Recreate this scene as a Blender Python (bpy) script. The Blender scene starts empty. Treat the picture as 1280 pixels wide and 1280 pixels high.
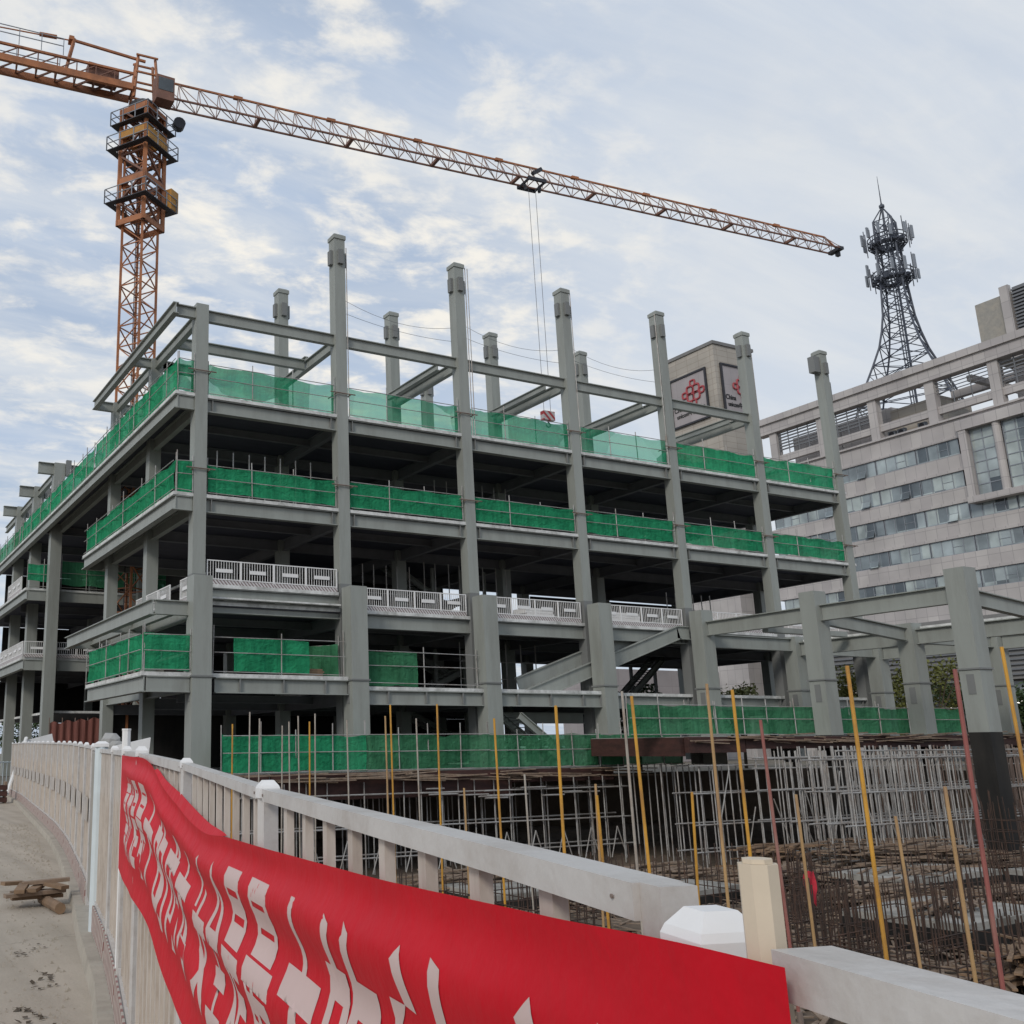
import bpy, bmesh, math, random
from mathutils import Vector, Matrix
rnd = random.Random(7)
scene = bpy.context.scene
COL = scene.collection
PI = math.pi

# ------------------------------------------------------------------ helpers
class MB:
    """collects boxes, bars, tubes; build() links them as ONE mesh object"""
    def __init__(s): s.v=[]; s.f=[]; s.m=[]; s.mi=0
    def add(s, vs, fs):
        n=len(s.v); s.v+= [tuple(v) for v in vs]
        for f in fs: s.f.append(tuple(i+n for i in f)); s.m.append(s.mi)
        return s
    def box(s, x0,x1,y0,y1,z0,z1):
        return s.add([(x0,y0,z0),(x1,y0,z0),(x1,y1,z0),(x0,y1,z0),(x0,y0,z1),(x1,y0,z1),(x1,y1,z1),(x0,y1,z1)],
          [(0,3,2,1),(4,5,6,7),(0,1,5,4),(1,2,6,5),(2,3,7,6),(3,0,4,7)])
    def frame(s, p0,p1,up=(0,0,1)):
        p0=Vector(p0);p1=Vector(p1);d=(p1-p0).normalized();u=Vector(up)
        if abs(d.dot(u))>.999: u=Vector((0,1,0))
        r=d.cross(u).normalized(); u=r.cross(d).normalized(); return p0,p1,d,r,u
    def bar(s,p0,p1,w,h,up=(0,0,1)):
        p0,p1,d,r,u=s.frame(p0,p1,up); q=[]
        for p in (p0,p1):
            for a,b in ((-1,-1),(1,-1),(1,1),(-1,1)): q.append(p+r*(a*w/2)+u*(b*h/2))
        return s.add(q,[(0,3,2,1),(4,5,6,7),(0,1,5,4),(1,2,6,5),(2,3,7,6),(3,0,4,7)])
    def ibeam(s,p0,p1,w,h,tf=.05,tw=.05):
        """I section whose TOP is on the line p0-p1"""
        p0,p1,d,r,u=s.frame(p0,p1)
        o=[(-w/2,0),(w/2,0),(w/2,-tf),(tw/2,-tf),(tw/2,-h+tf),(w/2,-h+tf),(w/2,-h),(-w/2,-h),(-w/2,-h+tf),(-tw/2,-h+tf),(-tw/2,-tf),(-w/2,-tf)]
        q=[p+r*a+u*b for p in (p0,p1) for a,b in o]; n=12
        fs=[(i,(i+1)%n,(i+1)%n+n,i+n) for i in range(n)]
        s.add(q,fs)
        for k in (0,n):
            c=[(0,1,2,11),(11,2,3,10),(10,3,4,9),(9,4,5,8),(8,5,6,7)]
            s.add([q[k+i] for i in range(n)],c)
        return s
    def tube(s,p0,p1,r,n=6,r2=None,caps=True):
        p0,p1,d,a,u=s.frame(p0,p1); r2=r if r2 is None else r2; q=[]
        for p,R in ((p0,r),(p1,r2)):
            for k in range(n):
                t=2*PI*k/n; q.append(p+a*(R*math.cos(t))+u*(R*math.sin(t)))
        fs=[(k,(k+1)%n,(k+1)%n+n,k+n) for k in range(n)]
        if caps: fs+= [tuple(range(n-1,-1,-1)),tuple(range(n,2*n))]
        return s.add(q,fs)
    def poly(s,pts,r,n=5):
        for a,b in zip(pts,pts[1:]): s.tube(a,b,r,n)
        return s
    def prism(s,outline,z0,z1):
        n=len(outline)
        return s.add([(x,y,z0) for x,y in outline]+[(x,y,z1) for x,y in outline],
          [tuple(range(n-1,-1,-1)),tuple(range(n,2*n))]+[(k,(k+1)%n,(k+1)%n+n,k+n) for k in range(n)])
    def data(s,name,mats,off=(0,0,0),smooth=False):
        me=bpy.data.meshes.new(name)
        o=Vector(off); me.from_pydata([Vector(v)-o for v in s.v],[],s.f)
        for m in (mats if isinstance(mats,(list,tuple)) else [mats]): me.materials.append(m)
        if s.mi or any(s.m): me.polygons.foreach_set('material_index',s.m)
        if smooth: me.polygons.foreach_set('use_smooth',[True]*len(s.f))
        me.update(); return me
    def build(s,name,mats,parent=None,world=True,smooth=False,label=None,kind=None):
        off=parent_world(parent) if (parent and world) else (0,0,0)
        o=bpy.data.objects.new(name,s.data(name,mats,off,smooth)); COL.objects.link(o)
        if parent: o.parent=parent
        if label: o['label']=label
        if kind: o['kind']=kind
        return o
def parent_world(p):
    v=Vector((0,0,0))
    while p: v+=p.location; p=p.parent
    return v
def tag(o,label,cat,group=None,kind=None):
    o['label']=label; o['category']=cat
    if group:o['group']=group
    if kind:o['kind']=kind
    return o
def thing(name,label,cat,loc=(0,0,0),rot=0,group=None):
    o=bpy.data.objects.new(name,None); COL.objects.link(o); o.location=loc; o.rotation_euler=(0,0,rot); o.empty_display_size=.3
    return tag(o,label,cat,group)
def struct(mb,name,mat,label=None,kind='structure'):
    o=mb.build(name,mat); o['kind']=kind
    if label:o['label']=label
    return o
def inst(name,me,parent,loc=(0,0,0),rot=(0,0,0),scale=None):
    o=bpy.data.objects.new(name,me); COL.objects.link(o); o.parent=parent; o.location=loc; o.rotation_euler=rot
    if scale:o.scale=scale
    return o
def copy_tree(o,parent=None):
    c=o.copy(); COL.objects.link(c)
    if parent: c.parent=parent
    for ch in list(o.children): copy_tree(ch,c)
    return c
ORD=['first','second','third','fourth','fifth','sixth','seventh','eighth','ninth','tenth','eleventh','twelfth','thirteenth','fourteenth','fifteenth','sixteenth','seventeenth','eighteenth','nineteenth','twentieth','twenty-first','twenty-second','twenty-third','twenty-fourth','twenty-fifth','twenty-sixth','twenty-seventh','twenty-eighth','twenty-ninth','thirtieth','thirty-first','thirty-second']

# ------------------------------------------------------------------ materials
def srgb(r,g,b):
    f=lambda c:(c/255/12.92 if c/255<=.04045 else ((c/255+.055)/1.055)**2.4)
    return (f(r),f(g),f(b),1)
class NT:
    def __init__(s,nt): s.nt=nt; s.x=0
    def n(s,t,**k):
        o=s.nt.nodes.new(t)
        for a,b in k.items():
            if a in o.inputs.keys() if isinstance(a,str) else False: o.inputs[a].default_value=b
            else: setattr(o,a,b)
        return o
    def l(s,a,b): s.nt.links.new(a,b)
def mat(name,c,rough=.7,metal=0.,var=.12,scale=1.5,stretch=(1,1,1),c2=None,c2amt=.5,c2scale=.6,bump=0.,bscale=20,coord='pos',spec=.4,lo=.45,hi=.7):
    m=bpy.data.materials.new(name); m.use_nodes=True; t=NT(m.node_tree); b=m.node_tree.nodes['Principled BSDF']
    b.inputs['Roughness'].default_value=rough; b.inputs['Metallic'].default_value=metal; b.inputs['Specular IOR Level'].default_value=spec
    if coord=='pos': src=t.n('ShaderNodeNewGeometry').outputs['Position']
    else: src=t.n('ShaderNodeTexCoord').outputs['Object']
    mp=t.n('ShaderNodeMapping'); mp.inputs['Scale'].default_value=stretch; t.l(src,mp.inputs['Vector'])
    nz=t.n('ShaderNodeTexNoise'); nz.inputs['Scale'].default_value=scale; nz.inputs['Detail'].default_value=6; nz.inputs['Roughness'].default_value=.65
    t.l(mp.outputs[0],nz.inputs['Vector'])
    r=t.n('ShaderNodeMapRange'); r.inputs['From Min'].default_value=.25; r.inputs['From Max'].default_value=.75
    r.inputs['To Min'].default_value=1-var; r.inputs['To Max'].default_value=1+var; t.l(nz.outputs['Fac'],r.inputs['Value'])
    mx=t.n('ShaderNodeMix',data_type='RGBA',blend_type='MULTIPLY'); mx.inputs[0].default_value=1
    mx.inputs[6].default_value=c; t.l(r.outputs[0],mx.inputs[7]); out=mx.outputs[2]
    if c2:
        n2=t.n('ShaderNodeTexNoise'); n2.inputs['Scale'].default_value=c2scale; n2.inputs['Detail'].default_value=8; n2.inputs['Roughness'].default_value=.7
        t.l(mp.outputs[0],n2.inputs['Vector'])
        r2=t.n('ShaderNodeMapRange'); r2.inputs['From Min'].default_value=lo; r2.inputs['From Max'].default_value=hi; r2.inputs['To Max'].default_value=c2amt
        t.l(n2.outputs['Fac'],r2.inputs['Value'])
        m2=t.n('ShaderNodeMix',data_type='RGBA'); t.l(r2.outputs[0],m2.inputs[0]); t.l(out,m2.inputs[6]); m2.inputs[7].default_value=c2; out=m2.outputs[2]
    t.l(out,b.inputs['Base Color'])
    if bump:
        n3=t.n('ShaderNodeTexNoise'); n3.inputs['Scale'].default_value=bscale; n3.inputs['Detail'].default_value=5; t.l(src,n3.inputs['Vector'])
        bp=t.n('ShaderNodeBump'); bp.inputs['Strength'].default_value=bump; bp.inputs['Distance'].default_value=.05; t.l(n3.outputs['Fac'],bp.inputs['Height']); t.l(bp.outputs[0],b.inputs['Normal'])
    m['out']=0
    return m
M={}
M['int']=mat('inner_steel_shaded',(.17,.172,.185,1),.7,var=.15,scale=1.2)  # steel colour darkened to put interior shade into the inner beams
M['slabtop']=mat('floor_concrete',(.28,.28,.265,1),.9,var=.2,scale=1.2)
M['steel']=mat('steel_paint',(.30,.315,.29,1),.5,var=.06,scale=1.1,stretch=(1,1,.15),c2=(.20,.20,.18,1),c2amt=.55,c2scale=1.2,bump=.03,bscale=3,spec=.35)
M['padconc']=mat('pad_concrete',(.34,.325,.295,1),.9,var=.25,scale=1.0,c2=(.11,.1,.085,1),c2amt=.8,c2scale=.8,bump=.2,bscale=10)
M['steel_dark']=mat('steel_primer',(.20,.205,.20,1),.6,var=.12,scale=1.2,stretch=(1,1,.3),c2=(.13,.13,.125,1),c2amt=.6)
M['deckunder']=mat('deck_soffit_shaded',(.07,.072,.095,1),.7,var=.25,scale=.5,stretch=(1,4,1))  # shade under the floors is put into this dark colour
M['slab']=mat('slab_edge',(.66,.66,.64,1),.85,var=.2,scale=2.5,c2=(.30,.30,.28,1),c2amt=.9,c2scale=1.4)
M['concrete']=mat('concrete',(.34,.335,.32,1),.9,var=.15,scale=1.2,c2=(.22,.21,.19,1),c2amt=.6,c2scale=.7,bump=.15,bscale=15)
M['darkconc']=mat('wet_and_shade_concrete',(.014,.013,.012,1),.8,var=.4,scale=1.5,stretch=(1,1,.3),c2=(.04,.034,.028,1),c2amt=.6)  # wet pedestals, and near-black shade colour of the added blocker walls
M['road']=mat('road_dust',(.42,.365,.30,1),.95,var=.08,scale=.5,c2=(.33,.28,.22,1),c2amt=.55,c2scale=.8,bump=.18,bscale=30)
def road_mat():
    m=M['road']; t=NT(m.node_tree); b=m.node_tree.nodes['Principled BSDF']; src=b.inputs['Base Color'].links[0].from_socket
    g=t.n('ShaderNodeNewGeometry'); mp=t.n('ShaderNodeMapping'); mp.inputs['Rotation'].default_value=(0,0,.18); mp.inputs['Scale'].default_value=(3.2,.07,1); t.l(g.outputs['Position'],mp.inputs['Vector'])
    nz=t.n('ShaderNodeTexNoise'); nz.inputs['Scale'].default_value=1.; nz.inputs['Detail'].default_value=5; t.l(mp.outputs[0],nz.inputs['Vector'])
    r=t.n('ShaderNodeMapRange'); r.inputs['From Min'].default_value=.35; r.inputs['From Max'].default_value=.7; r.inputs['To Min'].default_value=.84; r.inputs['To Max'].default_value=1.06; t.l(nz.outputs['Fac'],r.inputs['Value'])
    vo=t.n('ShaderNodeTexVoronoi'); vo.feature='DISTANCE_TO_EDGE'; vo.inputs['Scale'].default_value=.32
    dz=t.n('ShaderNodeTexNoise'); dz.inputs['Scale'].default_value=1.6; dz.inputs['Detail'].default_value=6; t.l(g.outputs['Position'],dz.inputs['Vector']); ad=t.n('ShaderNodeVectorMath',operation='ADD'); t.l(g.outputs['Position'],ad.inputs[0]); t.l(dz.outputs['Color'],ad.inputs[1]); t.l(ad.outputs[0],vo.inputs['Vector'])
    q=t.n('ShaderNodeMapRange'); q.inputs['From Max'].default_value=.006; q.inputs['To Min'].default_value=.75; t.l(vo.outputs['Distance'],q.inputs['Value'])
    mm=t.n('ShaderNodeMath',operation='MULTIPLY'); t.l(r.outputs[0],mm.inputs[0]); t.l(q.outputs[0],mm.inputs[1])
    mx=t.n('ShaderNodeMix',data_type='RGBA',blend_type='MULTIPLY'); mx.inputs[0].default_value=1; t.l(src,mx.inputs[6]); t.l(mm.outputs[0],mx.inputs[7]); t.l(mx.outputs[2],b.inputs['Base Color'])
road_mat()
M['kerb']=mat('kerb_concrete',(.40,.36,.30,1),.9,var=.12,scale=3,c2=(.26,.23,.19,1),c2amt=.6,c2scale=2,bump=.15,bscale=25)
M['dirt']=mat('pit_dirt',(.125,.092,.066,1),.95,var=.35,scale=.9,c2=(.14,.12,.095,1),c2amt=.7,c2scale=.35,bump=.5,bscale=4)
M['earth']=mat('site_earth',(.19,.165,.135,1),.95,var=.25,scale=.4,c2=(.12,.12,.07,1),c2amt=.5,c2scale=.1)
M['ply']=mat('formwork_ply',(.062,.026,.021,1),.7,var=.35,scale=2,stretch=(1,1,3),c2=(.025,.015,.013,1),c2amt=.8,c2scale=1.2)
M['wood']=mat('old_timber',(.24,.155,.095,1),.85,var=.3,scale=3,c2=(.12,.085,.06,1),c2amt=.8,c2scale=2)
M['wood_grey']=mat('weathered_timber',(.22,.155,.11,1),.9,var=.4,scale=4,c2=(.30,.25,.2,1),c2amt=.7,c2scale=3)
M['pipe']=mat('galvanised_pipe',(.40,.39,.375,1),.5,metal=.25,var=.25,scale=2,c2=(.20,.14,.10,1),c2amt=.7,c2scale=1.2)
M['pipe_dark']=mat('rusty_pipe',(.22,.17,.145,1),.7,var=.3,scale=2,c2=(.13,.07,.045,1),c2amt=.8,c2scale=1)
M['rebar']=mat('rebar_steel',(.045,.03,.024,1),.75,var=.3,scale=3,c2=(.13,.065,.04,1),c2amt=.7,c2scale=2)
M['yellow']=mat('yellow_paint',(.60,.31,.045,1),.6,var=.2,scale=2,c2=(.28,.14,.06,1),c2amt=.85,c2scale=1.8,stretch=(1,1,.5))
M['tan']=mat('faded_yellow_paint',(.46,.29,.13,1),.65,var=.2,scale=2,c2=(.27,.17,.12,1),c2amt=.7,c2scale=1.5,stretch=(1,1,.5))
M['redpole']=mat('faded_red_paint',(.30,.10,.085,1),.65,var=.25,scale=2,c2=(.36,.25,.2,1),c2amt=.8,c2scale=.8,stretch=(1,1,.5))
M['greypole']=mat('bare_grey_tube',(.40,.36,.31,1),.6,var=.2,scale=2,c2=(.24,.16,.11,1),c2amt=.6,c2scale=1.5)
M['white']=mat('white_paint',(.78,.77,.76,1),.5,var=.08,scale=2,c2=(.50,.47,.43,1),c2amt=.4,c2scale=2)
M['fence_rail']=mat('fence_rail_paint',(.56,.535,.51,1),.4,var=.05,scale=2,c2=(.33,.28,.24,1),c2amt=.55,c2scale=7,bump=.05,bscale=60)
M['picket']=mat('fence_picket_paint',(.56,.50,.44,1),.5,var=.07,scale=6,stretch=(1,1,.25),c2=(.28,.21,.16,1),c2amt=.65,c2scale=9)
M['stake']=mat('cream_pvc',(.66,.56,.43,1),.45,var=.05,scale=5,c2=(.5,.42,.32,1),c2amt=.4,c2scale=8)
M['palepost']=mat('pale_blue_post',(.58,.64,.66,1),.45,var=.08,scale=3)
M['panelgrey']=mat('grey_sheet',(.30,.285,.255,1),.7,var=.12,scale=2,c2=(.40,.35,.28,1),c2amt=.6,c2scale=1)
M['plate']=mat('notice_plate',(.44,.40,.36,1),.6,var=.3,scale=6)
M['crane']=mat('crane_rust_orange',(.40,.155,.065,1),.6,var=.25,scale=1.2,c2=(.12,.06,.04,1),c2amt=.7,c2scale=.7)
M['crane_dk']=mat('crane_dark',(.20,.10,.07,1),.6,var=.3,scale=1.5)
M['crane_y']=mat('crane_yellow',(.52,.26,.05,1),.55,var=.2,scale=1.5,c2=(.22,.10,.03,1),c2amt=.6)
M['crane_w']=mat('jib_pale_lacing',(.36,.25,.21,1),.6,var=.2,scale=1)
M['dark']=mat('dark_steel',(.035,.035,.042,1),.6,var=.2,scale=2)
M['tele']=mat('mast_steel',(.075,.085,.11,1),.6,var=.2,scale=1)
M['antenna']=mat('antenna_grey',(.24,.26,.29,1),.5,var=.1,scale=2)
M['red']=mat('red_paint',(.5,.05,.05,1),.5,var=.15,scale=3)
M['redcloth']=mat('red_cloth',(.5,.03,.05,1),.8,var=.2,scale=8)
M['rednet']=mat('faded_red_mesh',(.19,.07,.055,1),.8,var=.4,scale=3,stretch=(3,3,.3))
M['rope']=mat('wire_rope',(.16,.16,.17,1),.5,var=.1,scale=3)
M['bark']=mat('bark',(.09,.07,.05,1),.9,var=.3,scale=6)
M['leaf_a']=mat('leaf_olive',(.11,.115,.025,1),.6,var=.45,scale=1.1)
M['leaf_b']=mat('leaf_green',(.045,.075,.025,1),.6,var=.45,scale=1.1)
M['letter']=mat('banner_lettering',(.58,.44,.41,1),.7,var=.05,scale=3)
M['black']=mat('black_lettering',(.02,.02,.02,1),.6,var=.1,scale=3)
M['logo']=mat('red_sign_paint',(.40,.07,.08,1),.5,var=.1,scale=2)
M['far_white']=mat('far_white_wall',(.55,.56,.58,1),.8,var=.1,scale=.3)

def banner_mat():
    m=mat('banner_red',(.56,.006,.017,1),.55,var=.09,scale=2.5,bump=.22,bscale=7,spec=.12)
    return m
M['banner']=banner_mat()
def net_mat(name,c,alpha,ca):
    m=bpy.data.materials.new(name); m.use_nodes=True; t=NT(m.node_tree); nd=m.node_tree.nodes; nd.remove(nd['Principled BSDF']); out=nd['Material Output']
    geo=t.n('ShaderNodeNewGeometry')
    nz=t.n('ShaderNodeTexNoise'); nz.inputs['Scale'].default_value=1.1; nz.inputs['Detail'].default_value=5; t.l(geo.outputs['Position'],nz.inputs['Vector'])
    mp=t.n('ShaderNodeMapping'); mp.inputs['Scale'].default_value=(6,6,.5); t.l(geo.outputs['Position'],mp.inputs['Vector'])
    n2=t.n('ShaderNodeTexNoise'); n2.inputs['Scale'].default_value=1.; n2.inputs['Detail'].default_value=3; t.l(mp.outputs[0],n2.inputs['Vector'])
    rp=t.n('ShaderNodeValToRGB'); rp.color_ramp.elements[0].color=[x*.62 for x in c[:3]]+[1]; rp.color_ramp.elements[1].color=[min(1,x*1.3) for x in c[:3]]+[1]
    rp.color_ramp.elements[0].position=.3; rp.color_ramp.elements[1].position=.7
    mm=t.n('ShaderNodeMath',operation='MULTIPLY'); mm.inputs[1].default_value=.5
    ad=t.n('ShaderNodeMath',operation='ADD'); t.l(nz.outputs['Fac'],ad.inputs[0]); t.l(n2.outputs['Fac'],ad.inputs[1]); t.l(ad.outputs[0],mm.inputs[0]); t.l(mm.outputs[0],rp.inputs[0])
    bz=t.n('ShaderNodeTexNoise'); bz.inputs['Scale'].default_value=3.2; bz.inputs['Detail'].default_value=6; bz.inputs['Distortion'].default_value=1.2; t.l(geo.outputs['Position'],bz.inputs['Vector']); bp=t.n('ShaderNodeBump'); bp.inputs['Strength'].default_value=.9; bp.inputs['Distance'].default_value=.12; t.l(bz.outputs['Fac'],bp.inputs['Height'])
    d=t.n('ShaderNodeBsdfDiffuse'); t.l(bp.outputs[0],d.inputs['Normal']); tr=t.n('ShaderNodeBsdfTranslucent'); t.l(rp.outputs[0],d.inputs[0]); t.l(rp.outputs[0],tr.inputs[0])
    a=t.n('ShaderNodeMixShader'); a.inputs[0].default_value=.35; t.l(d.outputs[0],a.inputs[1]); t.l(tr.outputs[0],a.inputs[2])
    tp=t.n('ShaderNodeBsdfTransparent'); tp.inputs[0].default_value=(*ca,1)
    # patchy coverage: doubled-up pieces of net are denser
    vx=t.n('ShaderNodeTexVoronoi'); vx.inputs['Scale'].default_value=.33; t.l(geo.outputs['Position'],vx.inputs['Vector'])
    sp=t.n('ShaderNodeSeparateColor'); t.l(vx.outputs['Color'],sp.inputs[0])
    r=t.n('ShaderNodeMapRange'); r.inputs['To Min'].default_value=alpha[0]; r.inputs['To Max'].default_value=alpha[1]; t.l(sp.outputs[0],r.inputs['Value'])
    mx=t.n('ShaderNodeMixShader'); t.l(r.outputs[0],mx.inputs[0]); t.l(tp.outputs[0],mx.inputs[1]); t.l(a.outputs[0],mx.inputs[2]); t.l(mx.outputs[0],out.inputs[0])
    return m
M['net']=net_mat('green_net',(.04,.36,.17),(.86,.97),(.55,.9,.72))
M['net_thin']=net_mat('green_net_thin',(.035,.31,.16),(.35,.85),(.62,.95,.8))
M['net_low']=net_mat('green_net_dusty',(.075,.275,.14),(.72,.92),(.5,.85,.65))
def stripe_mat(name,c1,c2,k):
    m=bpy.data.materials.new(name); m.use_nodes=True; t=NT(m.node_tree); b=m.node_tree.nodes['Principled BSDF']; b.inputs['Roughness'].default_value=.55
    tc=t.n('ShaderNodeTexCoord'); s=t.n('ShaderNodeSeparateXYZ'); t.l(tc.outputs['Object'],s.inputs[0])
    a=t.n('ShaderNodeMath',operation='ADD'); t.l(s.outputs[0],a.inputs[0]); t.l(s.outputs[2],a.inputs[1])
    q=t.n('ShaderNodeMath',operation='MULTIPLY'); q.inputs[1].default_value=k; t.l(a.outputs[0],q.inputs[0])
    f=t.n('ShaderNodeMath',operation='FRACT'); t.l(q.outputs[0],f.inputs[0])
    g=t.n('ShaderNodeMath',operation='GREATER_THAN'); g.inputs[1].default_value=.55; t.l(f.outputs[0],g.inputs[0])
    mx=t.n('ShaderNodeMix',data_type='RGBA'); mx.inputs[6].default_value=c1; mx.inputs[7].default_value=c2; t.l(g.outputs[0],mx.inputs[0])
    nz=t.n('ShaderNodeTexNoise'); nz.inputs['Scale'].default_value=5; mm=t.n('ShaderNodeMix',data_type='RGBA',blend_type='MULTIPLY'); mm.inputs[0].default_value=.5
    t.l(mx.outputs[2],mm.inputs[6]); t.l(nz.outputs['Fac'],mm.inputs[7]); t.l(mm.outputs[2],b.inputs['Base Color'])
    return m
M['kick']=stripe_mat('kickboard_stripes',(.75,.73,.72,1),(.30,.22,.21,1),5)
M['kick_red']=stripe_mat('kickboard_red_stripes',(.60,.54,.48,1),(.36,.17,.15,1),6)
M['hazard']=stripe_mat('hook_block_stripes',(.55,.5,.48,1),(.42,.03,.03,1),1.6)
def tile_mat(name,c1,c2,mortar,w,h,rot):
    m=bpy.data.materials.new(name); m.use_nodes=True; t=NT(m.node_tree); b=m.node_tree.nodes['Principled BSDF']; b.inputs['Roughness'].default_value=.6
    g=t.n('ShaderNodeNewGeometry'); s=t.n('ShaderNodeSeparateXYZ'); t.l(g.outputs['Position'],s.inputs[0])
    ad=t.n('ShaderNodeMath',operation='ADD'); t.l(s.outputs[0],ad.inputs[0]); t.l(s.outputs[1],ad.inputs[1])
    cb=t.n('ShaderNodeCombineXYZ'); t.l(ad.outputs[0],cb.inputs[0]); t.l(s.outputs[2],cb.inputs[1])
    br=t.n('ShaderNodeTexBrick'); br.offset=0; br.inputs['Scale'].default_value=1; br.inputs['Brick Width'].default_value=w; br.inputs['Row Height'].default_value=h
    br.inputs['Mortar Size'].default_value=.03; br.inputs['Color1'].default_value=c1; br.inputs['Color2'].default_value=c2; br.inputs['Mortar'].default_value=mortar
    t.l(cb.outputs[0],br.inputs['Vector'])
    nz=t.n('ShaderNodeTexNoise'); nz.inputs['Scale'].default_value=.25; nz.inputs['Detail'].default_value=6; t.l(g.outputs['Position'],nz.inputs['Vector'])
    r=t.n('ShaderNodeMapRange'); r.inputs['To Min'].default_value=.7; r.inputs['To Max'].default_value=1.3; t.l(nz.outputs['Fac'],r.inputs['Value'])
    mx=t.n('ShaderNodeMix',data_type='RGBA',blend_type='MULTIPLY'); mx.inputs[0].default_value=1; t.l(br.outputs['Color'],mx.inputs[6]); t.l(r.outputs[0],mx.inputs[7]); t.l(mx.outputs[2],b.inputs['Base Color'])
    return m
M['tile']=tile_mat('granite_tile',(.40,.37,.36,1),(.46,.43,.41,1),(.29,.27,.265,1),1.3,2.0,0)
M['tile_warm']=tile_mat('sandstone_tile',(.37,.335,.29,1),(.43,.39,.335,1),(.27,.225,.18,1),2.2,.9,0)
M['signpanel']=tile_mat('sign_panel_tile',(.33,.30,.30,1),(.37,.335,.335,1),(.29,.26,.26,1),2.2,3,0)
M['louvre']=mat('grey_louvre',(.16,.165,.175,1),.5,var=.1,scale=1)
M['groundfloor']=mat('ground_floor_grey',(.20,.195,.19,1),.7,var=.2,scale=.4)
def glass_mat():
    m=bpy.data.materials.new('curtain_glass'); m.use_nodes=True; t=NT(m.node_tree); b=m.node_tree.nodes['Principled BSDF']
    g=t.n('ShaderNodeNewGeometry'); s=t.n('ShaderNodeSeparateXYZ'); t.l(g.outputs['Position'],s.inputs[0])
    cb=t.n('ShaderNodeCombineXYZ'); 
    for i,k in ((1,1.28),(2,3.8)):
        q=t.n('ShaderNodeMath',operation='DIVIDE'); q.inputs[1].default_value=k; t.l(s.outputs[i],q.inputs[0]); f=t.n('ShaderNodeMath',operation='FLOOR'); t.l(q.outputs[0],f.inputs[0]); t.l(f.outputs[0],cb.inputs[i])
    wn=t.n('ShaderNodeTexWhiteNoise'); t.l(cb.outputs[0],wn.inputs['Vector'])
    rp=t.n('ShaderNodeValToRGB'); e=rp.color_ramp.elements; e[0].color=(.06,.075,.085,1); e[1].color=(.34,.39,.40,1); e[0].position=.05; e[1].position=.45
    x=rp.color_ramp.elements.new(.85); x.color=(.40,.45,.43,1)
    t.l(wn.outputs['Value'],rp.inputs[0])
    nz=t.n('ShaderNodeTexNoise'); nz.inputs['Scale'].default_value=.35; nz.inputs['Detail'].default_value=4; t.l(g.outputs['Position'],nz.inputs['Vector'])
    r=t.n('ShaderNodeMapRange'); r.inputs['From Min'].default_value=.3; r.inputs['From Max'].default_value=.7; r.inputs['To Min'].default_value=.55; r.inputs['To Max'].default_value=1.25; t.l(nz.outputs['Fac'],r.inputs['Value'])
    mx=t.n('ShaderNodeMix',data_type='RGBA',blend_type='MULTIPLY'); mx.inputs[0].default_value=1; t.l(rp.outputs[0],mx.inputs[6]); t.l(r.outputs[0],mx.inputs[7]); t.l(mx.outputs[2],b.inputs['Base Color'])
    b.inputs['Roughness'].default_value=.08; b.inputs['Specular IOR Level'].default_value=.9
    return m
M['glass']=glass_mat()
M['darkglass']=mat('dark_glass',(.05,.06,.065,1),.1,var=.4,scale=.6,c2=(.3,.33,.34,1),c2amt=.7,c2scale=.5,spec=.8)
def lamp_mat():
    m=bpy.data.materials.new('shop_light'); m.use_nodes=True; b=m.node_tree.nodes['Principled BSDF']; b.inputs['Emission Color'].default_value=(1,.93,.8,1); b.inputs['Emission Strength'].default_value=1.6; return m
M['lamp']=lamp_mat()

# ------------------------------------------------------------------ camera
cam=bpy.data.cameras.new('camera'); co=bpy.data.objects.new('camera',cam); COL.objects.link(co); scene.camera=co
YAW,PITCH,ROLL=0.4569381,0.2339693,-0.0102314
fw=Vector((math.sin(YAW)*math.cos(PITCH),math.cos(YAW)*math.cos(PITCH),math.sin(PITCH)))
rt=Vector((math.cos(YAW),-math.sin(YAW),0)); up=rt.cross(fw)
r_=rt*math.cos(ROLL)+up*math.sin(ROLL); u_=-rt*math.sin(ROLL)+up*math.cos(ROLL)
CAM=Vector((-16.0542,-44.9259,1.7))
mw=Matrix((( r_.x,u_.x,-fw.x,CAM.x),( r_.y,u_.y,-fw.y,CAM.y),( r_.z,u_.z,-fw.z,CAM.z),(0,0,0,1)))
co.matrix_world=mw
cam.sensor_width=36; cam.lens=1244.135/1280*36; cam.shift_x=(640-385)/1280; cam.clip_start=.05; cam.clip_end=3000
FH=Vector((fw.x,fw.y,0)).normalized(); RH=Vector((FH.y,-FH.x,0))
def plan(lat,d,z=0): 
    p=CAM+FH*d+RH*lat; return Vector((p.x,p.y,z))
def ray(x,y): return fw*1244.135+r_*(x-385)-u_*(y-640)
def atD(x,y,d): return CAM+ray(x,y)*(d/1244.135)
def onX(x,y,X): q=ray(x,y); return CAM+q*((X-CAM.x)/q.x)
def onY(x,y,Y): q=ray(x,y); return CAM+q*((Y-CAM.y)/q.y)
def onZ(x,y,Z): q=ray(x,y); return CAM+q*((Z-CAM.z)/q.z)

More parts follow.
